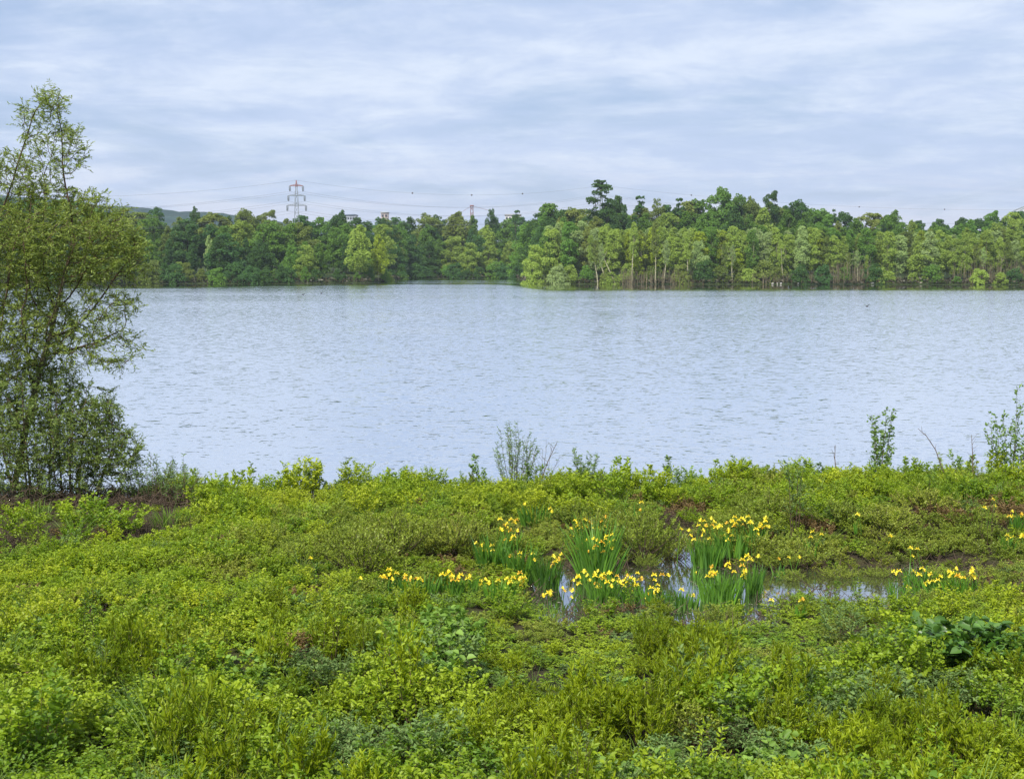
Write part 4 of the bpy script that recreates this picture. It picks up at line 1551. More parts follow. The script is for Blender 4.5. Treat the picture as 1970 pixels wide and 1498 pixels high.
for a in (
    ('whip', 1258, 1282, .80, 'tall bushy bright green shoots with a black hollow under them, right of centre'),
    ('whip', 1345, 1285, .74, 'yellow-green bushy shoots touching the right side of the bush over the black hollow'),
    ('whip', 1300, 1345, .75, 'yellow-green shoots directly in front of the bush over the black hollow'),
    ('whip', 800, 1205, .6, 'dark-based tuft of yellow-green shoots left of the large-leaved pale plant'),
    ('dark', 1860, 1300, 1.1, 'dark glossy broad-leaved bramble over black shade near the right edge, left part'),
    ('dark', 1925, 1305, 1.0, 'dark glossy broad-leaved bramble over black shade near the right edge, right part'),
    ('pale', 850, 1255, .85, 'pale blue-green plant with large round leaves, taller left stalks, below the irises'),
    ('pale', 893, 1262, .72, 'pale blue-green plant with large round leaves, lower right half of the pair'),
    ('grey', 1622, 1240, .8, 'upright dark-based grey-green shrub left of a lone yellow iris flower'),
    ('dark', 1740, 1440, .7, 'patch of big grey-green bramble leaves at the lower right'),
    ('green', 430, 990, 1.0, 'bright green bush at the left end of the shore ridge, by the dead brushwood'),
    ('green', 390, 985, .75, 'fresh green bush beside the brown litter under the big willow'),
    ('bramble', 165, 1030, 1.15, 'greyer green leafy bush in front of the big willow on the brown litter'),
    ('bramble', 240, 1035, .85, 'small leafy bush right of the greyer bush below the big willow'),
    ('green', 40, 1050, .9, 'yellow-green sprigs rising at the left edge before the brown litter'),
    ('green', 590, 950, 1.15, 'highest bright green bush on the left part of the shore ridge'),
    ('green', 560, 955, .95, 'bright green bush left of the highest bush on the shore ridge'),
    ('green', 680, 950, 1.0, 'bright green pointed bush on the shore ridge, second peak from the left'),
    ('bramble', 520, 960, .8, 'low dull green bush on the shore ridge near the thin dark stalks'),
    ('green', 830, 960, .85, 'bright green bush on the shore ridge left of the water gap'),
    ('bramble', 760, 955, .8, 'olive green bush on the shore ridge beside the grass spikes'),
    ('green', 900, 950, .62, 'small dark sprigs just right of the water gap on the shore'),
    ('green', 1105, 975, .95, 'bright green bush on the shore ridge, left of three in the centre'),
    ('green', 1180, 975, .98, 'bright green bush on the shore ridge, middle of three in the centre'),
    ('green', 1265, 975, 1.05, 'bright rounded green bush on the shore ridge, right of three in the centre'),
    ('green', 1050, 972, .8, 'bright green low bush under the sparse grey sapling on the shore'),
    ('bramble', 1330, 945, .8, 'leafy sprig bush poking above the shore ridge right of centre'),
    ('grey', 1310, 935, .75, 'pale sprigs above the shore ridge left of the brownish bank'),
    ('green', 1420, 935, .8, 'pointed green bush on the right part of the shore ridge'),
    ('green', 1540, 920, 1.0, 'yellow-green bush on the shore ridge by the leafy tall stem'),
    ('grey', 1528, 915, .95, 'tall leafy stem with a flat top rising above the right shore ridge'),
    ('bramble', 1690, 915, .9, 'brownish green thicket at the foot of the leafy sapling'),
    ('bramble', 1725, 918, .8, 'low brownish thicket right of the leafy sapling'),
    ('green', 1620, 945, 1.0, 'bright yellow-green mound left of the leafy sapling'),
    ('green', 1850, 925, .95, 'dark-topped green bush on the shore ridge between the two right saplings'),
    ('bramble', 1800, 920, .85, 'green bush left of the dark-topped bush on the right shore ridge'),
    ('olive', 1235, 1105, 1.05, 'spreading dwarf willow with bare fanned stems at the back rim of the pond'),
    ('olive', 1290, 1090, .7, 'low right shoulder of the spreading dwarf willow at the pond'),
    ('olive', 1140, 1095, .85, 'dwarf willow mound behind the tallest clump of irises'),
    ('olive', 700, 1110, 1.0, 'rounded fresh olive bush left of the yellow iris row'),
    ('olive', 760, 1075, 1.0, 'rounded olive bush above the yellow iris row with a dark underside'),
    ('olive', 870, 1070, .9, 'olive bush over the red-brown dead stems, left of the irises'),
    ('olive', 1440, 1080, .95, 'green bush behind the pond under the band of yellow flowers'),
    ('olive', 1545, 1115, .9, 'dwarf willow growing out of the pond with a dark stem base'),
    ('olive', 1500, 1120, .7, 'small dwarf willow standing in the pond before the dark stem base'),
    ('olive', 1522, 1142, .42, 'tiny dwarf willow standing in the water left of the long pond reflection'),
    ('olive', 1612, 1138, .48, 'small dwarf willow standing in the water amid the long pond reflection'),
    ('olive', 1245, 1118, .38, 'tiny dwarf willow at the back water behind the front iris row'),
    ('olive', 1690, 1135, .40, 'tiny dwarf willow at the right end of the long pond reflection'),
    ('olive', 1620, 1075, 1.05, 'olive dwarf willow overhanging the dark bank of the pond'),
    ('olive', 1700, 1075, 1.0, 'olive dwarf willow right of the overhanging one on the pond bank'),
    ('olive', 1780, 1060, 1.0, 'olive dwarf willow at the right end of the pond'),
    ('olive', 1480, 1010, 1.0, 'tall thin-stemmed olive shrub behind the pond'),
    ('grey', 1580, 1070, .6, 'pale sprig shrub at the back bank of the pond'),
    ('olive', 1380, 1205, .5, 'low olive bush in front of the two front iris clumps'),
    ('bramble', 1410, 1205, .5, 'dark green low bush just right of the front iris clumps'),
    ('bramble', 980, 1195, .6, 'bright leafy bush in front of the iris clumps, left of the pond'),
    ('green', 1830, 1195, .6, 'bright green bush in front of the irises on the right'),
    ('green', 1930, 1200, .7, 'bright green bush at the right edge below the irises'),
    ('green', 700, 1000, .9, 'bright bush just inside the shore ridge, left of centre'),
    ('green', 1040, 1000, .85, 'bright bush above the flowerless iris tuft'),
    ('bramble', 60, 1480, 1.15, 'dark-centred leafy bush at the lower left corner'),
    ('bramble', 130, 1430, .9, 'leafy bush with long dark bare stems at the lower left'),
    ('bramble', 1400, 1420, .95, 'leafy bush hanging over dark shade at the bottom centre right'),
):
    place_shrub(a[0], a[1], a[2], a[3], a[4], zs=(1.2 if a[1] < 1400 else .8) if a[0] == 'olive' else 1.0)

# taller saplings on the shore
M['sap'] = leaf_mat('sapling_leaf', (0.085, 0.16, 0.035), (0.19, 0.29, 0.07), 0.42)


def sapling(px, py, hpx, wpx, kw, mat, label, seed, stem='twig', cat='sapling', name='sapling'):
    p = at_z(px, py, .2)
    for _ in range(3):
        p = at_z(px, py, float(terrain(p[0], p[1])))
    p = ashore(p)
    m_px = FPX / p[1] * .99
    e = empty(name, (float(p[0]), float(p[1]), float(terrain(p[0], p[1])) - .05), 0)
    hh_ = at_y(px, py - hpx, p[1])[2] - float(terrain(p[0], p[1])) + .05
    a, b = shrub(seed, h=hh_ * 1.0, spread=wpx / m_px / 2, **kw)
    link('stems', a.mesh('stems', [M[stem]]), e)
    link('foliage', b.mesh('foliage', [M[mat]]), e)
    tag(e, label, cat)


sapling(990, 945, 128, 110, dict(stems=22, twigs=10, per=5, ll=.06, lw=.016, up=1.5, twl=.14, stem_r=.007, start=.3, flat=.3), 'grey', 'sparse grey-leaved willow sapling with fanned stems on the shore, centre', 501)
sapling(1045, 945, 105, 70, dict(stems=7, twigs=5, per=1, ll=.05, lw=.013, up=1.2, twl=.2, stem_r=.007, start=.3, flat=.3, curve=.0), 'grey', 'nearly bare fanned twigs right of the sparse grey-leaved sapling', 502)
sapling(1122, 945, 95, 60, dict(stems=9, twigs=8, per=6, ll=.06, lw=.02, up=1.4, twl=.12, stem_r=.006, flat=.3), 'sap', 'small upright leafy sapling right of the grey-leaved one', 503)
sapling(1690, 915, 170, 62, dict(stems=6, twigs=13, per=7, ll=.055, lw=.042, up=.8, twl=.15, stem_r=.010, start=.28, flat=.4, cluster=.02), 'sap', 'slim round-leaved sapling standing above the right shore', 504)
sapling(1700, 915, 105, 40, dict(stems=5, twigs=8, per=6, ll=.065, lw=.05, up=.8, twl=.12, stem_r=.007, start=.3, flat=.4, cluster=.02), 'sap', 'shorter leafy shoot leaning right beside the slim round-leaved sapling', 514)
sapling(1945, 915, 152, 100, dict(stems=12, twigs=13, per=7, ll=.06, lw=.042, up=.9, twl=.17, stem_r=.010, start=.25, flat=.4, cluster=.02), 'sap', 'leafy multi-stemmed sapling cut by the right edge of the view', 505)
sapling(300, 975, 118, 90, dict(stems=14, twigs=8, per=6, ll=.055, lw=.016, up=1.1, twl=.16, stem_r=.008, start=.35, flat=.3), 'grey', 'grey willow sapling on the bare shore beside the big willow', 506)
sapling(350, 975, 95, 80, dict(stems=13, twigs=7, per=6, ll=.055, lw=.016, up=1.1, twl=.16, stem_r=.006, start=.25, flat=.3), 'grey', 'paler grey willow sapling next to the left end of the green ridge', 507)
sapling(1785, 925, 45, 30, dict(stems=4, twigs=6, per=5, ll=.06, lw=.045, up=.9, twl=.12, stem_r=.006, flat=.4), 'sap', 'small leafy sprig beside the leaning bare twig on the right shore', 508)
sapling(1480, 1000, 85, 26, dict(stems=8, twigs=9, per=5, ll=.04, lw=.02, up=1.3, twl=.09, stem_r=.006, flat=.4), 'olive', 'thin upright stems with small leaves behind the band of yellow flowers', 509)
sapling(1528, 1040, 170, 40, dict(stems=4, twigs=11, per=6, ll=.045, lw=.03, up=.8, twl=.14, stem_r=.009, flat=.4, start=.35), 'sap', 'tall thin double-stemmed sapling in front of the right shore ridge', 510)
sapling(490, 950, 66, 14, dict(stems=2, twigs=4, per=4, ll=.05, lw=.03, up=1.0, twl=.06, stem_r=.006, flat=.4, start=.85), 'grey', 'single tall stalk with a tufted head above the left ridge', 511)
sapling(1900, 1060, 120, 36, dict(stems=5, twigs=9, per=5, ll=.04, lw=.018, up=1.0, twl=.11, stem_r=.007, flat=.4, start=.3), 'olive', 'thin dark upright stems near the right edge behind the irises', 512)

# sprigs that break the outline of the shore ridge
SPR = []
SPRIGS = []
for i in range(5):
    a, b = shrub(700 + i, h=.62, spread=.10 + .03 * i, stems=3 + i % 3, twigs=9, per=6, ll=.05, lw=.030, up=1.2, twl=.10, stem_r=.005, flat=.4, start=.2)
    SPR.append((a.mesh('stems'), b.mesh('foliage')))
xs_ = 395
while xs_ < 2060:
    pxs = xs_ + rnd.uniform(-14, 14)
    if abs(pxs - 878) > 22:
        p = ashore(at_z(pxs, 945, .2))
        s = rnd.choice((rnd.uniform(.5, .9), rnd.uniform(.8, 1.45)))
        e = empty('sprig', (float(p[0]), float(p[1]) - rnd.uniform(0, .3), float(terrain(p[0], p[1])) - .02), rnd.random() * 6.28, (s * .9, s * .9, s))
        a, b = SPR[rnd.randrange(5)]
        link('stems', a, e, M['stem'])
        link('foliage', b, e, M[rnd.choice(['sap', 'bright', 'bright', 'bramble', 'grey'])])
        tag(e, 'x', 'sprig', 'leafy sprigs along the shore ridge')
        SPRIGS.append((pxs, e, 'slim leafy sprig on the shore ridge'))
    xs_ += rnd.uniform(26, 52)

ordinal_labels(SPRIGS, [(300, 'the grey saplings'), (590, 'the highest left bush'), (878, 'the water gap'), (990, 'the fanned grey sapling'), (1122, 'the upright small sapling'), (1265, 'the round bright bush'),
                        (1420, 'the pointed green bush'), (1540, 'the flat-topped stem'), (1690, 'the round-leaved sapling'), (1785, 'the leaning bare twig')])
# long leaning bare twigs
for (pts_px, lab) in ((((1818, 915), (1800, 865), (1782, 838), (1766, 824)), 'long bare twig leaning left over the water on the right shore'),
                      (((1035, 940), (1055, 885), (1072, 850)), 'bare twig leaning right from the nearly bare shrub on the shore'),
                      (((1872, 910), (1871, 870), (1869, 836)), 'thin dry upright stalk on the right shore'),
                      (((1608, 905), (1606, 880), (1607, 856)), 'thin leaning stalk with a small head on the right shore ridge')):
    Yt = 25.6
    pts = [at_y(a, b, Yt + .1 * i) for i, (a, b) in enumerate(pts_px)]
    g = Geo()
    c = np.array(pts)
    tube(g, c, np.linspace(.011, .004, len(c)), 5)
    for k in range(5):
        q = .35 + .12 * k
        p0 = np.array([np.interp(q * (len(c) - 1), np.arange(len(c)), c[:, m__]) for m__ in range(3)])
        segs(g, [p0], [p0 + np.array([rnd.uniform(-.12, .12), rnd.uniform(-.05, .05), rnd.uniform(.04, .14)])], .004, .002, 3)
    o = link('bare_twig', g.mesh('bare_twig', [M['twig']]))
    tag(o, lab, 'twig')

# ------------------------------------------------------------------ irises
def petal(L, w, droop, base_up, nseg=3):
    tt = np.linspace(0, 1, nseg + 1)
    ww = w * np.array([.3, .9, 1.0, .35])
    x = L * tt
    z = base_up * np.sin(tt * math.pi * .6) - droop * tt ** 2.2
    va = np.stack([x, -ww / 2, z + .004], 1)
    vm = np.stack([x, 0 * x, z], 1)
    vb = np.stack([x, ww / 2, z + .004], 1)
    return np.concatenate([va, vm, vb]), [(k, k + 1, 4 + k + 1, 4 + k) for k in range(3)] + [(4 + k, 4 + k + 1, 8 + k + 1, 8 + k) for k in range(3)]


def flower_mesh(seed, L=.040):
    r = np.random.default_rng(seed)
    g = Geo()
    for ring, (n, ll, w, dr, bu, rot) in enumerate(((3, L, .040, .022, .014, 0), (3, L * .7, .026, -.018, .014, math.pi / 3))):
        for k in range(n):
            v, f = petal(ll * r.uniform(.85, 1.15), w * r.uniform(.85, 1.1), dr * r.uniform(.7, 1.2), bu)
            a = rot + 2 * math.pi * k / n + r.normal() * .15
            v = np.stack([v[:, 0] * math.cos(a) - v[:, 1] * math.sin(a), v[:, 0] * math.sin(a) + v[:, 1] * math.cos(a), v[:, 2]], 1)
            g.add(v, f, r.random())
    return g.mesh('flower')


FLW = [flower_mesh(600 + i) for i in range(5)]
STALK = []
for i in range(5):
    g = Geo()
    r_ = np.random.default_rng(650 + i)
    dx, dy = r_.normal(0, .05, 2)
    tt = np.linspace(0, 1, 5)
    tube(g, np.stack([dx * tt ** 2, dy * tt ** 2, tt], 1), [.006, .0055, .005, .0045, .004], 4, cap=False)
    STALK.append((g.mesh('flower_stalk'), dx, dy))
BL = {}
rf = random.Random(12)


def iris(px, py, hpx, rpx, nbl, flowers, label, name='iris_clump', lean=.22, group=None, spent=.15, dz=None):
    """py: foot row. flowers: list of (px, py) of blooms, or an int"""
    p = at_z(px, py, 0.0)
    z = float(terrain(p[0], p[1]))
    for _ in range(3):
        z = float(terrain(p[0], p[1]))
        p = at_z(px, py, max(z, -.03))
    z = max(z, -.10)
    mpx = FPX / p[1]
    root = empty(name, (float(p[0]), float(p[1]), z - .01), 0)
    h = hpx / mpx * 1.12
    nbl = int(nbl * 1.4)
    if nbl:
        link('leaves', blades(int(px * 7 + py), nbl, h, rpx / mpx, .028, lean, .10).mesh('leaves', [M['iris']]), root)
    if isinstance(flowers, int):
        fl = [(px + rf.uniform(-1.2, 1.2) * rpx, py - hpx * rf.uniform(.75, 1.1)) for _ in range(flowers)]
    else:
        fl = list(flowers) + [(q[0] + rf.uniform(-14, 14), q[1] + rf.uniform(-12, 14)) for q in flowers if len(flowers) > 4 and rf.random() < .45]
    for (fx, fy) in fl:
        yy = p[1] + rf.uniform(-1, 1) * rpx / mpx * .7
        fx, fy = fx + rf.uniform(-4, 4), fy + rf.uniform(-5, 5)
        t = at_y(fx, fy, yy)
        # keep blooms at a plausible height: slide back or forth if needed
        hh = t[2] - p[2]
        if hh > 1.15:
            t = at_y(fx, fy, yy - (hh - 1.0) * 1.0)
        if hh < .25:
            t = at_y(fx, fy, yy + (.4 - hh) * 2.0)
        i = rf.randrange(5)
        sm, dx, dy = STALK[i]
        L = t[2] - (z - .01)
        bx, by = t[0] - p[0], t[1] - p[1]
        rz = rf.uniform(0, 6.28)
        st = link('flower_stalk', sm, root, M['iris'])
        cx_, sx_ = math.cos(rz), math.sin(rz)
        ox, oy = dx * cx_ - dy * sx_, dx * sx_ + dy * cx_
        st.location = (bx - ox, by - oy, 0)
        st.rotation_euler = (0, 0, rz)
        st.scale = (1, 1, L)
        fo = bpy.data.objects.new('flower', FLW[rf.randrange(5)])
        COL.objects.link(fo)
        fo.parent = st
        fo.location = (dx, dy, 1.0)
        s = rf.uniform(.8, 1.2)
        fo.scale = (s, s, s / L)
        me_ = fo.data
        if len(me_.materials) == 0:
            me_.materials.append(M['yellow'])
        if rf.random() < spent:
            fo.material_slots[0].link = 'OBJECT'
            fo.material_slots[0].material = M['spent']
    tag(root, label, 'iris', group)
    return root


IR = 'yellow irises around the pond'
iris(1030, 1018, 50, 26, 60, [(1008, 968), (1055, 981), (1064, 984)], 'dark green iris tuft with hardly any flowers, behind the pond', group=IR)
iris(1148, 1120, 122, 30, 120, [(1127, 1044), (1140, 1040), (1152, 1036), (1156, 1047), (1166, 1036), (1170, 1044), (1174, 1034), (1184, 1043), (1166, 1052), (1176, 1056), (1172, 1068), (1128, 1054), (1111, 1052), (1148, 1050)],
     'largest iris clump, tall fanned green leaves rising from the pond edge', lean=.3, group=IR)
iris(1140, 1060, 70, 30, 60, [(1100, 1028), (1110, 1015), (1118, 1013), (1098, 1020), (1108, 1007), (1132, 1003), (1141, 1011), (1150, 1013), (1156, 1005), (1153, 1019), (1162, 1016), (1124, 1018), (1165, 996)],
     'cluster of yellow irises just behind the largest iris clump', group=IR)
iris(945, 1108, 78, 22, 70, [(939, 1063), (948, 1051), (950, 1060), (930, 1046), (922, 1048)], 'dark iris clump, leftmost of three tall ones left of the pond', group=IR)
iris(982, 1075, 60, 18, 30, [(975, 1042), (983, 1040), (980, 1050), (988, 1063), (976, 1052), (968, 1012), (978, 1006), (990, 1010), (974, 1020), (984, 1018), (966, 1020), (994, 1004)], 'flowering irises just above the gap between the tall clumps left of the pond', group=IR)
iris(1000, 1120, 72, 26, 80, [(1002, 1066), (1025, 1068), (1024, 1076), (1000, 1075), (980, 1075), (985, 1084)], 'middle of the three tall dark iris clumps left of the pond', group=IR)
iris(1052, 1135, 70, 20, 90, [(1062, 1085), (1068, 1082), (1073, 1076), (1076, 1070), (1064, 1074)], 'rightmost of the three tall dark iris clumps, at the very edge of the water', group=IR)
iris(1360, 1092, 62, 26, 130, [(1352, 1003), (1360, 1012), (1367, 1008), (1373, 1003), (1345, 1015), (1356, 1020), (1362, 1016), (1375, 1016), (1343, 1008), (1369, 1000), (1330, 1028), (1328, 1024), (1366, 1035), (1350, 1025), (1378, 1010), (1384, 1014)],
     'neat round iris clump standing alone in the pond, mirrored in the water', lean=.12, group=IR)
iris(1410, 1070, 50, 30, 50, [(1390, 1013), (1398, 1010), (1405, 1003), (1412, 1006), (1398, 1024), (1405, 1020), (1420, 1003), (1428, 1006), (1438, 1003), (1444, 1001), (1400, 1038), (1394, 1030), (1412, 1012), (1433, 999), (1449, 1005)],
     'band of yellow iris flowers right of the neat round clump', group=IR)
iris(1460, 1060, 52, 14, 34, [(1463, 1010), (1468, 1018), (1476, 1014), (1470, 998), (1458, 1008), (1472, 1006), (1462, 1022)], 'small flowering iris tuft at the right end of the band of flowers', group=IR)
iris(1385, 1160, 66, 34, 120, [(1370, 1096), (1376, 1104), (1366, 1104), (1372, 1112), (1364, 1112), (1406, 1090), (1412, 1097), (1400, 1080), (1428, 1082), (1432, 1096), (1431, 1112), (1429, 1104), (1445, 1076)],
     'wide iris clump in the foreground of the pond, right of the tall light reflection', group=IR)
iris(1450, 1145, 66, 14, 50, [(1437, 1072), (1431, 1088)], 'dark flowerless iris blades right of the wide front clump', group=IR, lean=.12)
iris(1338, 1120, 40, 5, 8, [(1339, 1107), (1342, 1103)], 'single orange-yellow iris bloom standing before the pond reflection', group=None)
iris(1162, 1165, 62, 26, 90, [(1143, 1107), (1145, 1113), (1150, 1120), (1158, 1105), (1164, 1107), (1172, 1098), (1148, 1098), (1143, 1120), (1160, 1131), (1168, 1134), (1166, 1138), (1124, 1106), (1110, 1104), (1114, 1113), (1117, 1120), (1131, 1116)],
     'flowering irises directly in front of the largest clump', group=IR)
iris(1205, 1170, 50, 20, 40, [(1181, 1114), (1186, 1118), (1192, 1121), (1178, 1118), (1194, 1116), (1189, 1112)], 'irises in the front row, right of those before the largest clump', group=IR)
iris(1218, 1160, 48, 14, 40, [(1208, 1103), (1213, 1110), (1210, 1114), (1216, 1116), (1214, 1125), (1212, 1136), (1228, 1098), (1226, 1113)], 'dense column of iris flowers in the middle of the front row', group=IR)
iris(1262, 1172, 50, 30, 70, [(1256, 1110), (1262, 1114), (1268, 1125), (1269, 1133), (1251, 1141), (1245, 1144), (1240, 1146), (1287, 1109), (1254, 1145)], 'iris blades with few flowers right of the middle of the front row', group=IR, lean=.14)
iris(1315, 1172, 44, 26, 70, [(1336, 1145), (1337, 1152), (1312, 1132)], 'nearly flowerless iris blades before the bright water at the right end of the front row', group=IR, lean=.14)
iris(1070, 1178, 30, 22, 22, [(1062, 1139), (1056, 1138), (1080, 1130), (1058, 1146), (1048, 1150), (1100, 1138)], 'low irises with pale flowers at the left foot of the pond', group=IR)
iris(868, 1150, 42, 24, 40, [(858, 1108), (862, 1114), (868, 1112), (872, 1118), (877, 1114), (880, 1110), (865, 1122), (873, 1125), (884, 1120), (858, 1127), (846, 1108), (850, 1117), (887, 1132)], 'dense cluster of yellow irises against the red-brown dead stems', group=IR)
iris(905, 1150, 42, 14, 26, [(903, 1113), (907, 1120), (900, 1112), (912, 1124), (928, 1121)], 'small yellow iris cluster right of the dead stems', group=IR)
iris(785, 1150, 42, 24, 44, [(784, 1106), (787, 1112), (781, 1115), (792, 1116), (796, 1111), (805, 1110), (787, 1128), (778, 1112), (793, 1122)], 'yellow iris cluster in the middle of the left row', group=IR)
iris(755, 1150, 40, 22, 40, [(758, 1112), (754, 1119), (752, 1125), (761, 1108), (736, 1109), (730, 1114), (697, 1113), (754, 1104)], 'leftmost yellow iris cluster of the row', group=IR)
iris(820, 1152, 42, 22, 44, 0, 'flowerless iris blades between the two yellow clusters of the left row', group=IR)
iris(960, 1160, 44, 26, 60, [(977, 1110), (989, 1116), (1001, 1116), (1003, 1106), (1008, 1110), (962, 1120), (978, 1120), (945, 1150), (1000, 1125), (1005, 1120), (926, 1121), (940, 1118), (985, 1150)], 'low broad iris patch in front of the three tall dark clumps', group=IR)
iris(640, 1165, 34, 12, 14, 0, 'few long pale iris blades in the undergrowth left of the iris row', group=None)
iris(1222, 1022, 48, 9, 16, [(1233, 969), (1230, 978)], 'two-flowered iris among the bushes behind the pond, above the dwarf willow', group=None)
iris(870, 1050, 40, 8, 6, [(868, 1016), (882, 1012), (872, 1021)], 'pair of iris flowers on the bushes left of the upper tuft', group=None)
iris(792, 1050, 40, 5, 4, [(793, 1019)], 'single iris flower high on the bushes left of centre', group=None)
iris(492, 1150, 40, 6, 5, [(488, 1115), (498, 1114)], 'two iris flowers far left in the undergrowth', group=None)
iris(557, 1150, 40, 5, 4, [(558, 1117), (590, 1114)], 'two separate iris flowers left of the long pale blades', group=None)
iris(602, 1110, 40, 5, 3, [(602, 1078)], 'single iris flower in the left middle of the undergrowth', group=None)
iris(638, 1110, 40, 5, 3, [(638, 1079)], 'single iris flower just left of the rounded olive bush', group=None)
iris(1770, 1140, 56, 26, 70, [(1757, 1065), (1755, 1058), (1776, 1093), (1781, 1098), (1756, 1102), (1750, 1112), (1766, 1110), (1745, 1117), (1754, 1123), (1763, 1125)], 'iris clump at the right end of the pond', group=IR)
iris(1730, 1150, 44, 18, 30, [(1716, 1100), (1727, 1096), (1722, 1106), (1742, 1130)], 'small iris clump just left of the one at the right end of the pond', group=IR)
iris(1795, 1158, 44, 18, 36, [(1778, 1130), (1783, 1125), (1793, 1115), (1790, 1108), (1796, 1132), (1774, 1134), (1758, 1144), (1750, 1128)], 'irises in front of the clump at the right end of the pond', group=IR)
iris(1845, 1150, 44, 26, 50, [(1826, 1098), (1833, 1102), (1828, 1108), (1838, 1092), (1843, 1108), (1856, 1114), (1866, 1102), (1872, 1100), (1866, 1108), (1870, 1118), (1852, 1126), (1824, 1104), (1846, 1104)], 'rightmost wide iris cluster below the pond level', group=IR)
iris(1938, 1070, 44, 14, 20, [(1934, 1031), (1938, 1040), (1944, 1038), (1930, 1043), (1953, 1052), (1940, 1048), (1962, 1026), (1965, 1034)], 'iris flowers near the right edge, lower of two groups', group=IR)
iris(1955, 1020, 36, 14, 24, [(1951, 984), (1952, 992), (1966, 992), (1942, 998), (1950, 998), (1912, 974), (1890, 978)], 'iris flowers near the right edge, upper of two groups', group=IR)
iris(1835, 935, 34, 22, 40, [(1813, 914), (1815, 922)], 'dark iris tuft on the right shore ridge', group=None)
iris(1740, 1275, 40, 10, 12, [(1740, 1233), (1741, 1240)], 'lone yellow iris in the foreground beside bent grass, lower right', group=None)
iris(1855, 1250, 36, 6, 5, [(1856, 1212)], 'lone yellow iris flower above the dark glossy bramble', group=None)
iris(1540, 1195, 36, 8, 8, [(1543, 1155), (1537, 1161), (1536, 1169), (1486, 1155)], 'small group of iris flowers in front of the right half of the pond', group=None)
iris(1500, 1110, 36, 10, 10, [(1495, 1072), (1515, 1074), (1541, 1070)], 'three spaced iris flowers at the back of the pond', group=None)
iris(1562, 1070, 40, 8, 6, [(1560, 1026), (1562, 1034), (1580, 1032), (1706, 1042), (1707, 1050)], 'few iris flowers on the bushes behind the right half of the pond', group=None)
iris(1648, 1026, 30, 5, 4, [(1648, 991)], 'tiny single iris flower behind the pond, right of centre', group=None)
iris(1290, 1065, 30, 5, 3, [(1291, 1053)], 'single iris flower at the back water of the pond', group=None)

# tall grass tufts on the ridge
GR = 'spiky grass tufts on the shore ridge'
for (px, py, hpx, rpx, n, lab) in ((985, 960, 40, 22, 70, 'dark spiky grass tuft at the foot of the sparse grey sapling'), (1000, 962, 38, 20, 60, 'dark spiky grass tuft right beside the one under the grey sapling'),
                                   (1185, 935, 36, 34, 110, 'dark green spiky grass tuft on the shore ridge right of centre'), (1240, 945, 34, 28, 50, 'thinner grass tuft right of the dark spiky one'),
                                   (730, 935, 34, 26, 50, 'short spiky grass tuft on the ridge left of centre'), (470, 950, 50, 40, 60, 'loose upright grass stalks above the left end of the ridge'),
                                   (1700, 1275, 60, 10, 14, 'bent pale grass blades beside the lone foreground iris'), (330, 1020, 50, 40, 120, 'soft dark green grassy tuft before the big willow litter'),
                                   (70, 1000, 46, 22, 40, 'dark grass tuft under the big willow'), (1100, 1010, 44, 16, 22, 'thin pale blades among bushes above the largest iris clump')):
    p = at_z(px, py, .15)
    for _ in range(2):
        p = at_z(px, py, float(terrain(p[0], p[1])))
    p = ashore(p)
    mpx = FPX / p[1]
    o = link('grass_tuft', blades(int(px + py), n, hpx / mpx, rpx / mpx, .016, .3, .18).mesh('grass_tuft', [M['grass']]))
    o.location = (float(p[0]), float(p[1]), float(terrain(p[0], p[1])) - .01)
    tag(o, lab, 'grass tuft')

# ------------------------------------------------------------------ the big willow on the left
def colonize(seed, roots, attractors, step=.11, di=1.1, dk=.13, iters=220, grav=0.0):
    """space colonisation: grow branches towards the points the crown occupies"""
    r = np.random.default_rng(seed)
    nodes = [np.array(x, float) for x in roots]
    par = [-1] * len(nodes)
    A = np.array(attractors)
    Nn = np.array(nodes)
    dd = np.sqrt(((A[:, None, :] - Nn[None, :, :]) ** 2).sum(2))
    near_i, dm = dd.argmin(1), dd.min(1)
    for it in range(iters):
        if len(A) == 0:
            break
        order = np.argsort(near_i, kind='stable')
        ks, st = np.unique(near_i[order], return_index=True)
        u_ = unit(A - Nn[near_i])[order]
        sums = np.add.reduceat(u_, st, axis=0) + r.normal(size=(len(ks), 3)) * .2
        newp_ = Nn[ks] + unit(sums) * step * r.uniform(.85, 1.15, (len(ks), 1))
        # drop points that would fall on an existing node
        ok = np.array([((Nn - p) ** 2).sum(1).min() > (step * .3) ** 2 for p in newp_])
        if not ok.any():
            break
        base = len(Nn)
        newn = newp_[ok]
        par += [int(v) for v in ks[ok]]
        Nn = np.concatenate([Nn, newn])
        d3 = np.sqrt(((A[:, None, :] - newn[None, :, :]) ** 2).sum(2))
        m3, i3 = d3.min(1), d3.argmin(1)
        cl = m3 < dm
        near_i = np.where(cl, base + i3, near_i)
        dm = np.minimum(dm, m3)
        k_ = dm > dk
        A, near_i, dm = A[k_], near_i[k_], dm[k_]
    return Nn, np.array(par)


def ell(r, n_, cpx, cpy, rpx, rpy, Y, ry, shell=0.0, mul=3.0):
    """points in an ellipsoid given by its photo outline at distance Y"""
    n = int(n_ * mul)
    c = at_y(cpx, cpy, Y)
    s = Y / FPX
    d = unit(r.normal(size=(n, 3))) * (r.random((n, 1)) ** (1 / 3) * (1 - shell) + shell)
    return c + d * np.array([rpx * s, ry, rpy * s])


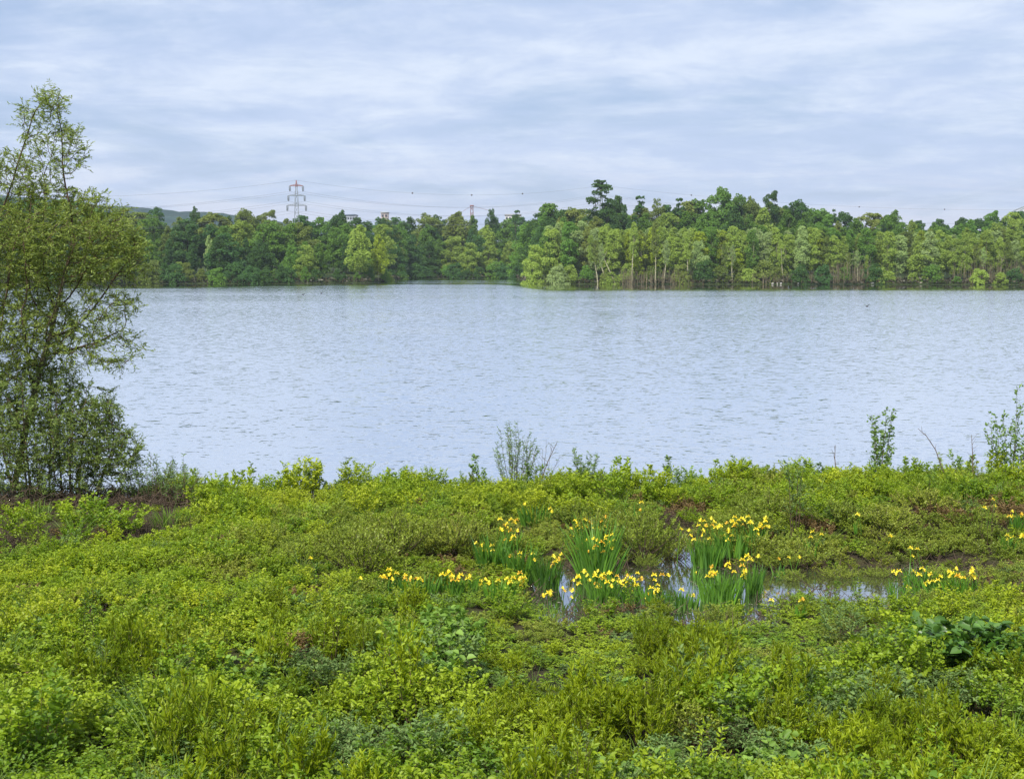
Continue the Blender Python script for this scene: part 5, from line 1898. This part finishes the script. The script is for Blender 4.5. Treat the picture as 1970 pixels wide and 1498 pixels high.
def big_willow(seed, roots, att, trunk_r, leaf_per, ll, lw, label, mat, tip_r=.004, density=1.0, sparse=None):
    Nn, par = colonize(seed, roots, att)
    n = len(Nn)
    r = np.random.default_rng(seed + 1)
    kids = np.zeros(n, int)
    for i in range(n):
        if par[i] >= 0:
            kids[par[i]] += 1
    rad = np.zeros(n)
    acc = np.zeros(n)
    for i in range(n - 1, -1, -1):
        rad[i] = max(tip_r, acc[i] ** (1 / 2.3))
        if par[i] >= 0:
            acc[par[i]] += rad[i] ** 2.3
    rad = np.minimum(rad, trunk_r)
    root = empty('willow_tree', tuple(float(v) for v in roots[0]), 0)
    o3 = np.array(roots[0])
    gt, gb = Geo(), Geo()
    idx = np.where(par >= 0)[0]
    # make joints continuous: segment radii follow node radii
    big = rad[idx] > .03
    if big.sum() < 8:
        big = rad[idx] > np.sort(rad[idx])[-60]
    own = np.arange(n)
    for i in range(n):
        if par[i] >= 0:
            own[i] = own[par[i]]
    k = idx[~big]
    segs(gb, Nn[par[k]] - o3, Nn[k] - o3, np.minimum(rad[par[k]], rad[k] * 1.5), rad[k], 4)
    for w_ in np.unique(own[idx[big]]):
        k = idx[big & (own[idx] == w_)]
        gt = Geo()
        segs(gt, Nn[par[k]] - o3, Nn[k] - o3, np.minimum(rad[par[k]], rad[k] * 1.5), rad[k], 7)
        link('trunk', gt.mesh('trunk', [M['bark']], True), root)
    link('branches', gb.mesh('branches', [M['twig']]), root)
    thin = idx[rad[idx] < .016]
    P, D, Q = [], [], []
    tw = Geo()
    for k in thin:
        base = Nn[k]
        fwd = unit(Nn[k] - Nn[par[k]])
        m = (1 if r.random() < .55 else 2) if kids[k] else 4
        for _ in range(m):
            if r.random() > density:
                continue
            d = unit(fwd * .8 + r.normal(size=3) * .65 + np.array([0, 0, .12]))
            L = r.uniform(.12, .30)
            nn = leaf_per
            s = (np.arange(nn) + r.random(nn)) / nn
            c = base + np.outer(s * L, d) + np.outer(s ** 2 * L * .18, [0, 0, -1])
            segs(tw, [base - o3], [c[-1] - o3], .003, .0015, 3)
            side = unit(np.cross(d, [0, 0, 1]) + 1e-6)
            sg = np.where(np.arange(nn) % 2 == 0, 1, -1)[:, None]
            P.append(c)
            D.append(unit(d * .7 + side * sg * .7 + r.normal(size=(nn, 3)) * .4))
    P, D = np.concatenate(P), np.concatenate(D)
    gl = Geo()
    nr = unit(np.array([0, -.15, .7]) + r.normal(size=P.shape) * .5)
    kk = r.uniform(.6, 1.2, len(P))
    leaves(gl, r, P - o3, D, nr, ll * kk, lw * kk, .12, .2, simple=True)
    link('twigs', tw.mesh('twigs', [M['twig']]), root)
    link('foliage', gl.mesh('foliage', [M[mat]]), root)
    tag(root, label, 'tree')
    print('willow', n, 'nodes', len(P), 'leaves', flush=True)


r = np.random.default_rng(9)
Yw = 25.6


def rootp(px, py, Y=Yw):
    p = at_y(px, py, Y)
    return np.array([p[0], Y, float(terrain(p[0], Y)) - .1])


# main willow: tall sparse top, wide middle, long open branches over the water
att = np.concatenate([
    ell(r, 60, 100, 205, 32, 38, Yw, .35, 0, 2.2), ell(r, 100, 118, 290, 50, 56, Yw, .45, .3, 1.8), ell(r, 50, 52, 235, 16, 40, Yw, .3, 0, 1.5), ell(r, 90, 22, 335, 48, 50, Yw, .5, 0, 1.8),
    ell(r, 110, 80, 375, 62, 30, Yw, .5, 0, 1.9), ell(r, 40, 150, 395, 50, 22, Yw, .4, 0, 1.5), ell(r, 24, 215, 410, 30, 16, Yw, .3, 0, 1.4), ell(r, 14, 190, 388, 16, 14, Yw - .3, .2),
    ell(r, 300, 120, 475, 125, 85, Yw - .3, 1.0, .3, 2.1), ell(r, 200, 205, 480, 74, 66, Yw - .4, .8, .3, 2.1), ell(r, 40, 255, 505, 28, 36, Yw - .4, .5, 0, 2.2), ell(r, 170, 20, 470, 80, 100, Yw, 1.0, .2, 2.2),
    ell(r, 300, 55, 630, 95, 90, Yw, 1.0, .2, 2.4), ell(r, 60, 200, 590, 75, 34, Yw - .5, .6, .3, 1.5), ell(r, 60, 218, 670, 62, 44, Yw - .5, .5, .4, 1.6), ell(r, 40, 150, 665, 60, 50, Yw - .4, .5, .2, 1.5),
    ell(r, 200, -110, 450, 110, 230, Yw, 1.0, 0, 1.8), ell(r, 120, -60, 700, 90, 90, Yw, .9, 0, 1.8)])
big_willow(31, [rootp(-25, 975), rootp(18, 972, Yw + .2), rootp(-70, 978, Yw - .2)], att, .14, 11, .072, .022, 'large willow at the left edge with a sparse tall top over a wide crown', 'willow')
# lower, denser, darker willow bush in front
att = np.concatenate([
    ell(r, 300, 80, 830, 110, 88, Yw - .3, .9, .1, 3.4), ell(r, 220, 155, 850, 84, 84, Yw - .3, .8, .1, 3.4), ell(r, 30, 205, 775, 14, 24, Yw - .3, .2, 0, 2), ell(r, 30, 238, 838, 14, 22, Yw - .3, .2, 0, 2), ell(r, 30, 255, 872, 18, 16, Yw - .4, .2, 0, 2), ell(r, 24, 165, 752, 22, 20, Yw - .3, .2, 0, 2), ell(r, 120, 60, 740, 95, 50, Yw, .8), ell(r, 90, 222, 870, 44, 48, Yw - .3, .5), ell(r, 120, -40, 830, 90, 100, Yw, .8),
    ell(r, 60, 195, 800, 36, 40, Yw - .3, .4), ell(r, 120, 110, 912, 135, 34, Yw - .3, .7, 0, 2.2), ell(r, 50, 235, 905, 32, 38, Yw - .4, .4, 0, 2.0)])
big_willow(47, [rootp(55, 978), rootp(75, 972, Yw + .2), rootp(95, 975), rootp(30, 975), rootp(120, 975, Yw - .1), rootp(10, 980), rootp(150, 972, Yw + .1), rootp(178, 974, Yw - .1), rootp(138, 978, Yw - .3), rootp(65, 980, Yw - .3)], att, .06, 12, .068, .023,
           'low dense willow bush with many thin stems at the foot of the large willow', 'willow_low')

# brushwood heap between the willow and the green ridge
g = Geo()
rr_ = np.random.default_rng(5)
for (px, py, w, n) in ((150, 985, 150, 500), (300, 965, 110, 520), (60, 985, 120, 400)):
    for _ in range(n):
        p = at_y(px + rr_.normal() * w * .5, py, rr_.uniform(24.3, 25.9))
        x, y = p[0], p[1]
        z = float(terrain(x, y)) + abs(rr_.normal()) * .12
        d = rr_.normal(size=3) * np.array([.22, .18, .12]) + np.array([0, 0, .05])
        segs(g, [(x, y, z)], [(x + d[0], y + d[1], z + abs(d[2]))], .008, .003, 3)
tag(link('brushwood', g.mesh('brushwood', [M['dead']])), 'tangle of dead brushwood along the bare shore below the willow', None, None, 'stuff')

# ------------------------------------------------------------------ air
HAZE = 0.00015
if HAZE:
    g = Geo()
    box(g, (0, 1450, 62), (3400, 3100, 132))
    hz = link('haze', g.mesh('haze'))
    m, t = new_mat('haze_air')
    pv = N(t, 'ShaderNodeVolumePrincipled')
    pv.inputs['Color'].default_value = (0.78, 0.88, 1.0, 1)
    pv.inputs['Density'].default_value = HAZE
    pv.inputs['Anisotropy'].default_value = 0.2
    o = N(t, 'ShaderNodeOutputMaterial')
    t.links.new(pv.outputs[0], o.inputs['Volume'])
    hz.data.materials.append(m)
    tag(hz, 'thin blue haze over the lake and the far woods', None, None, 'stuff')
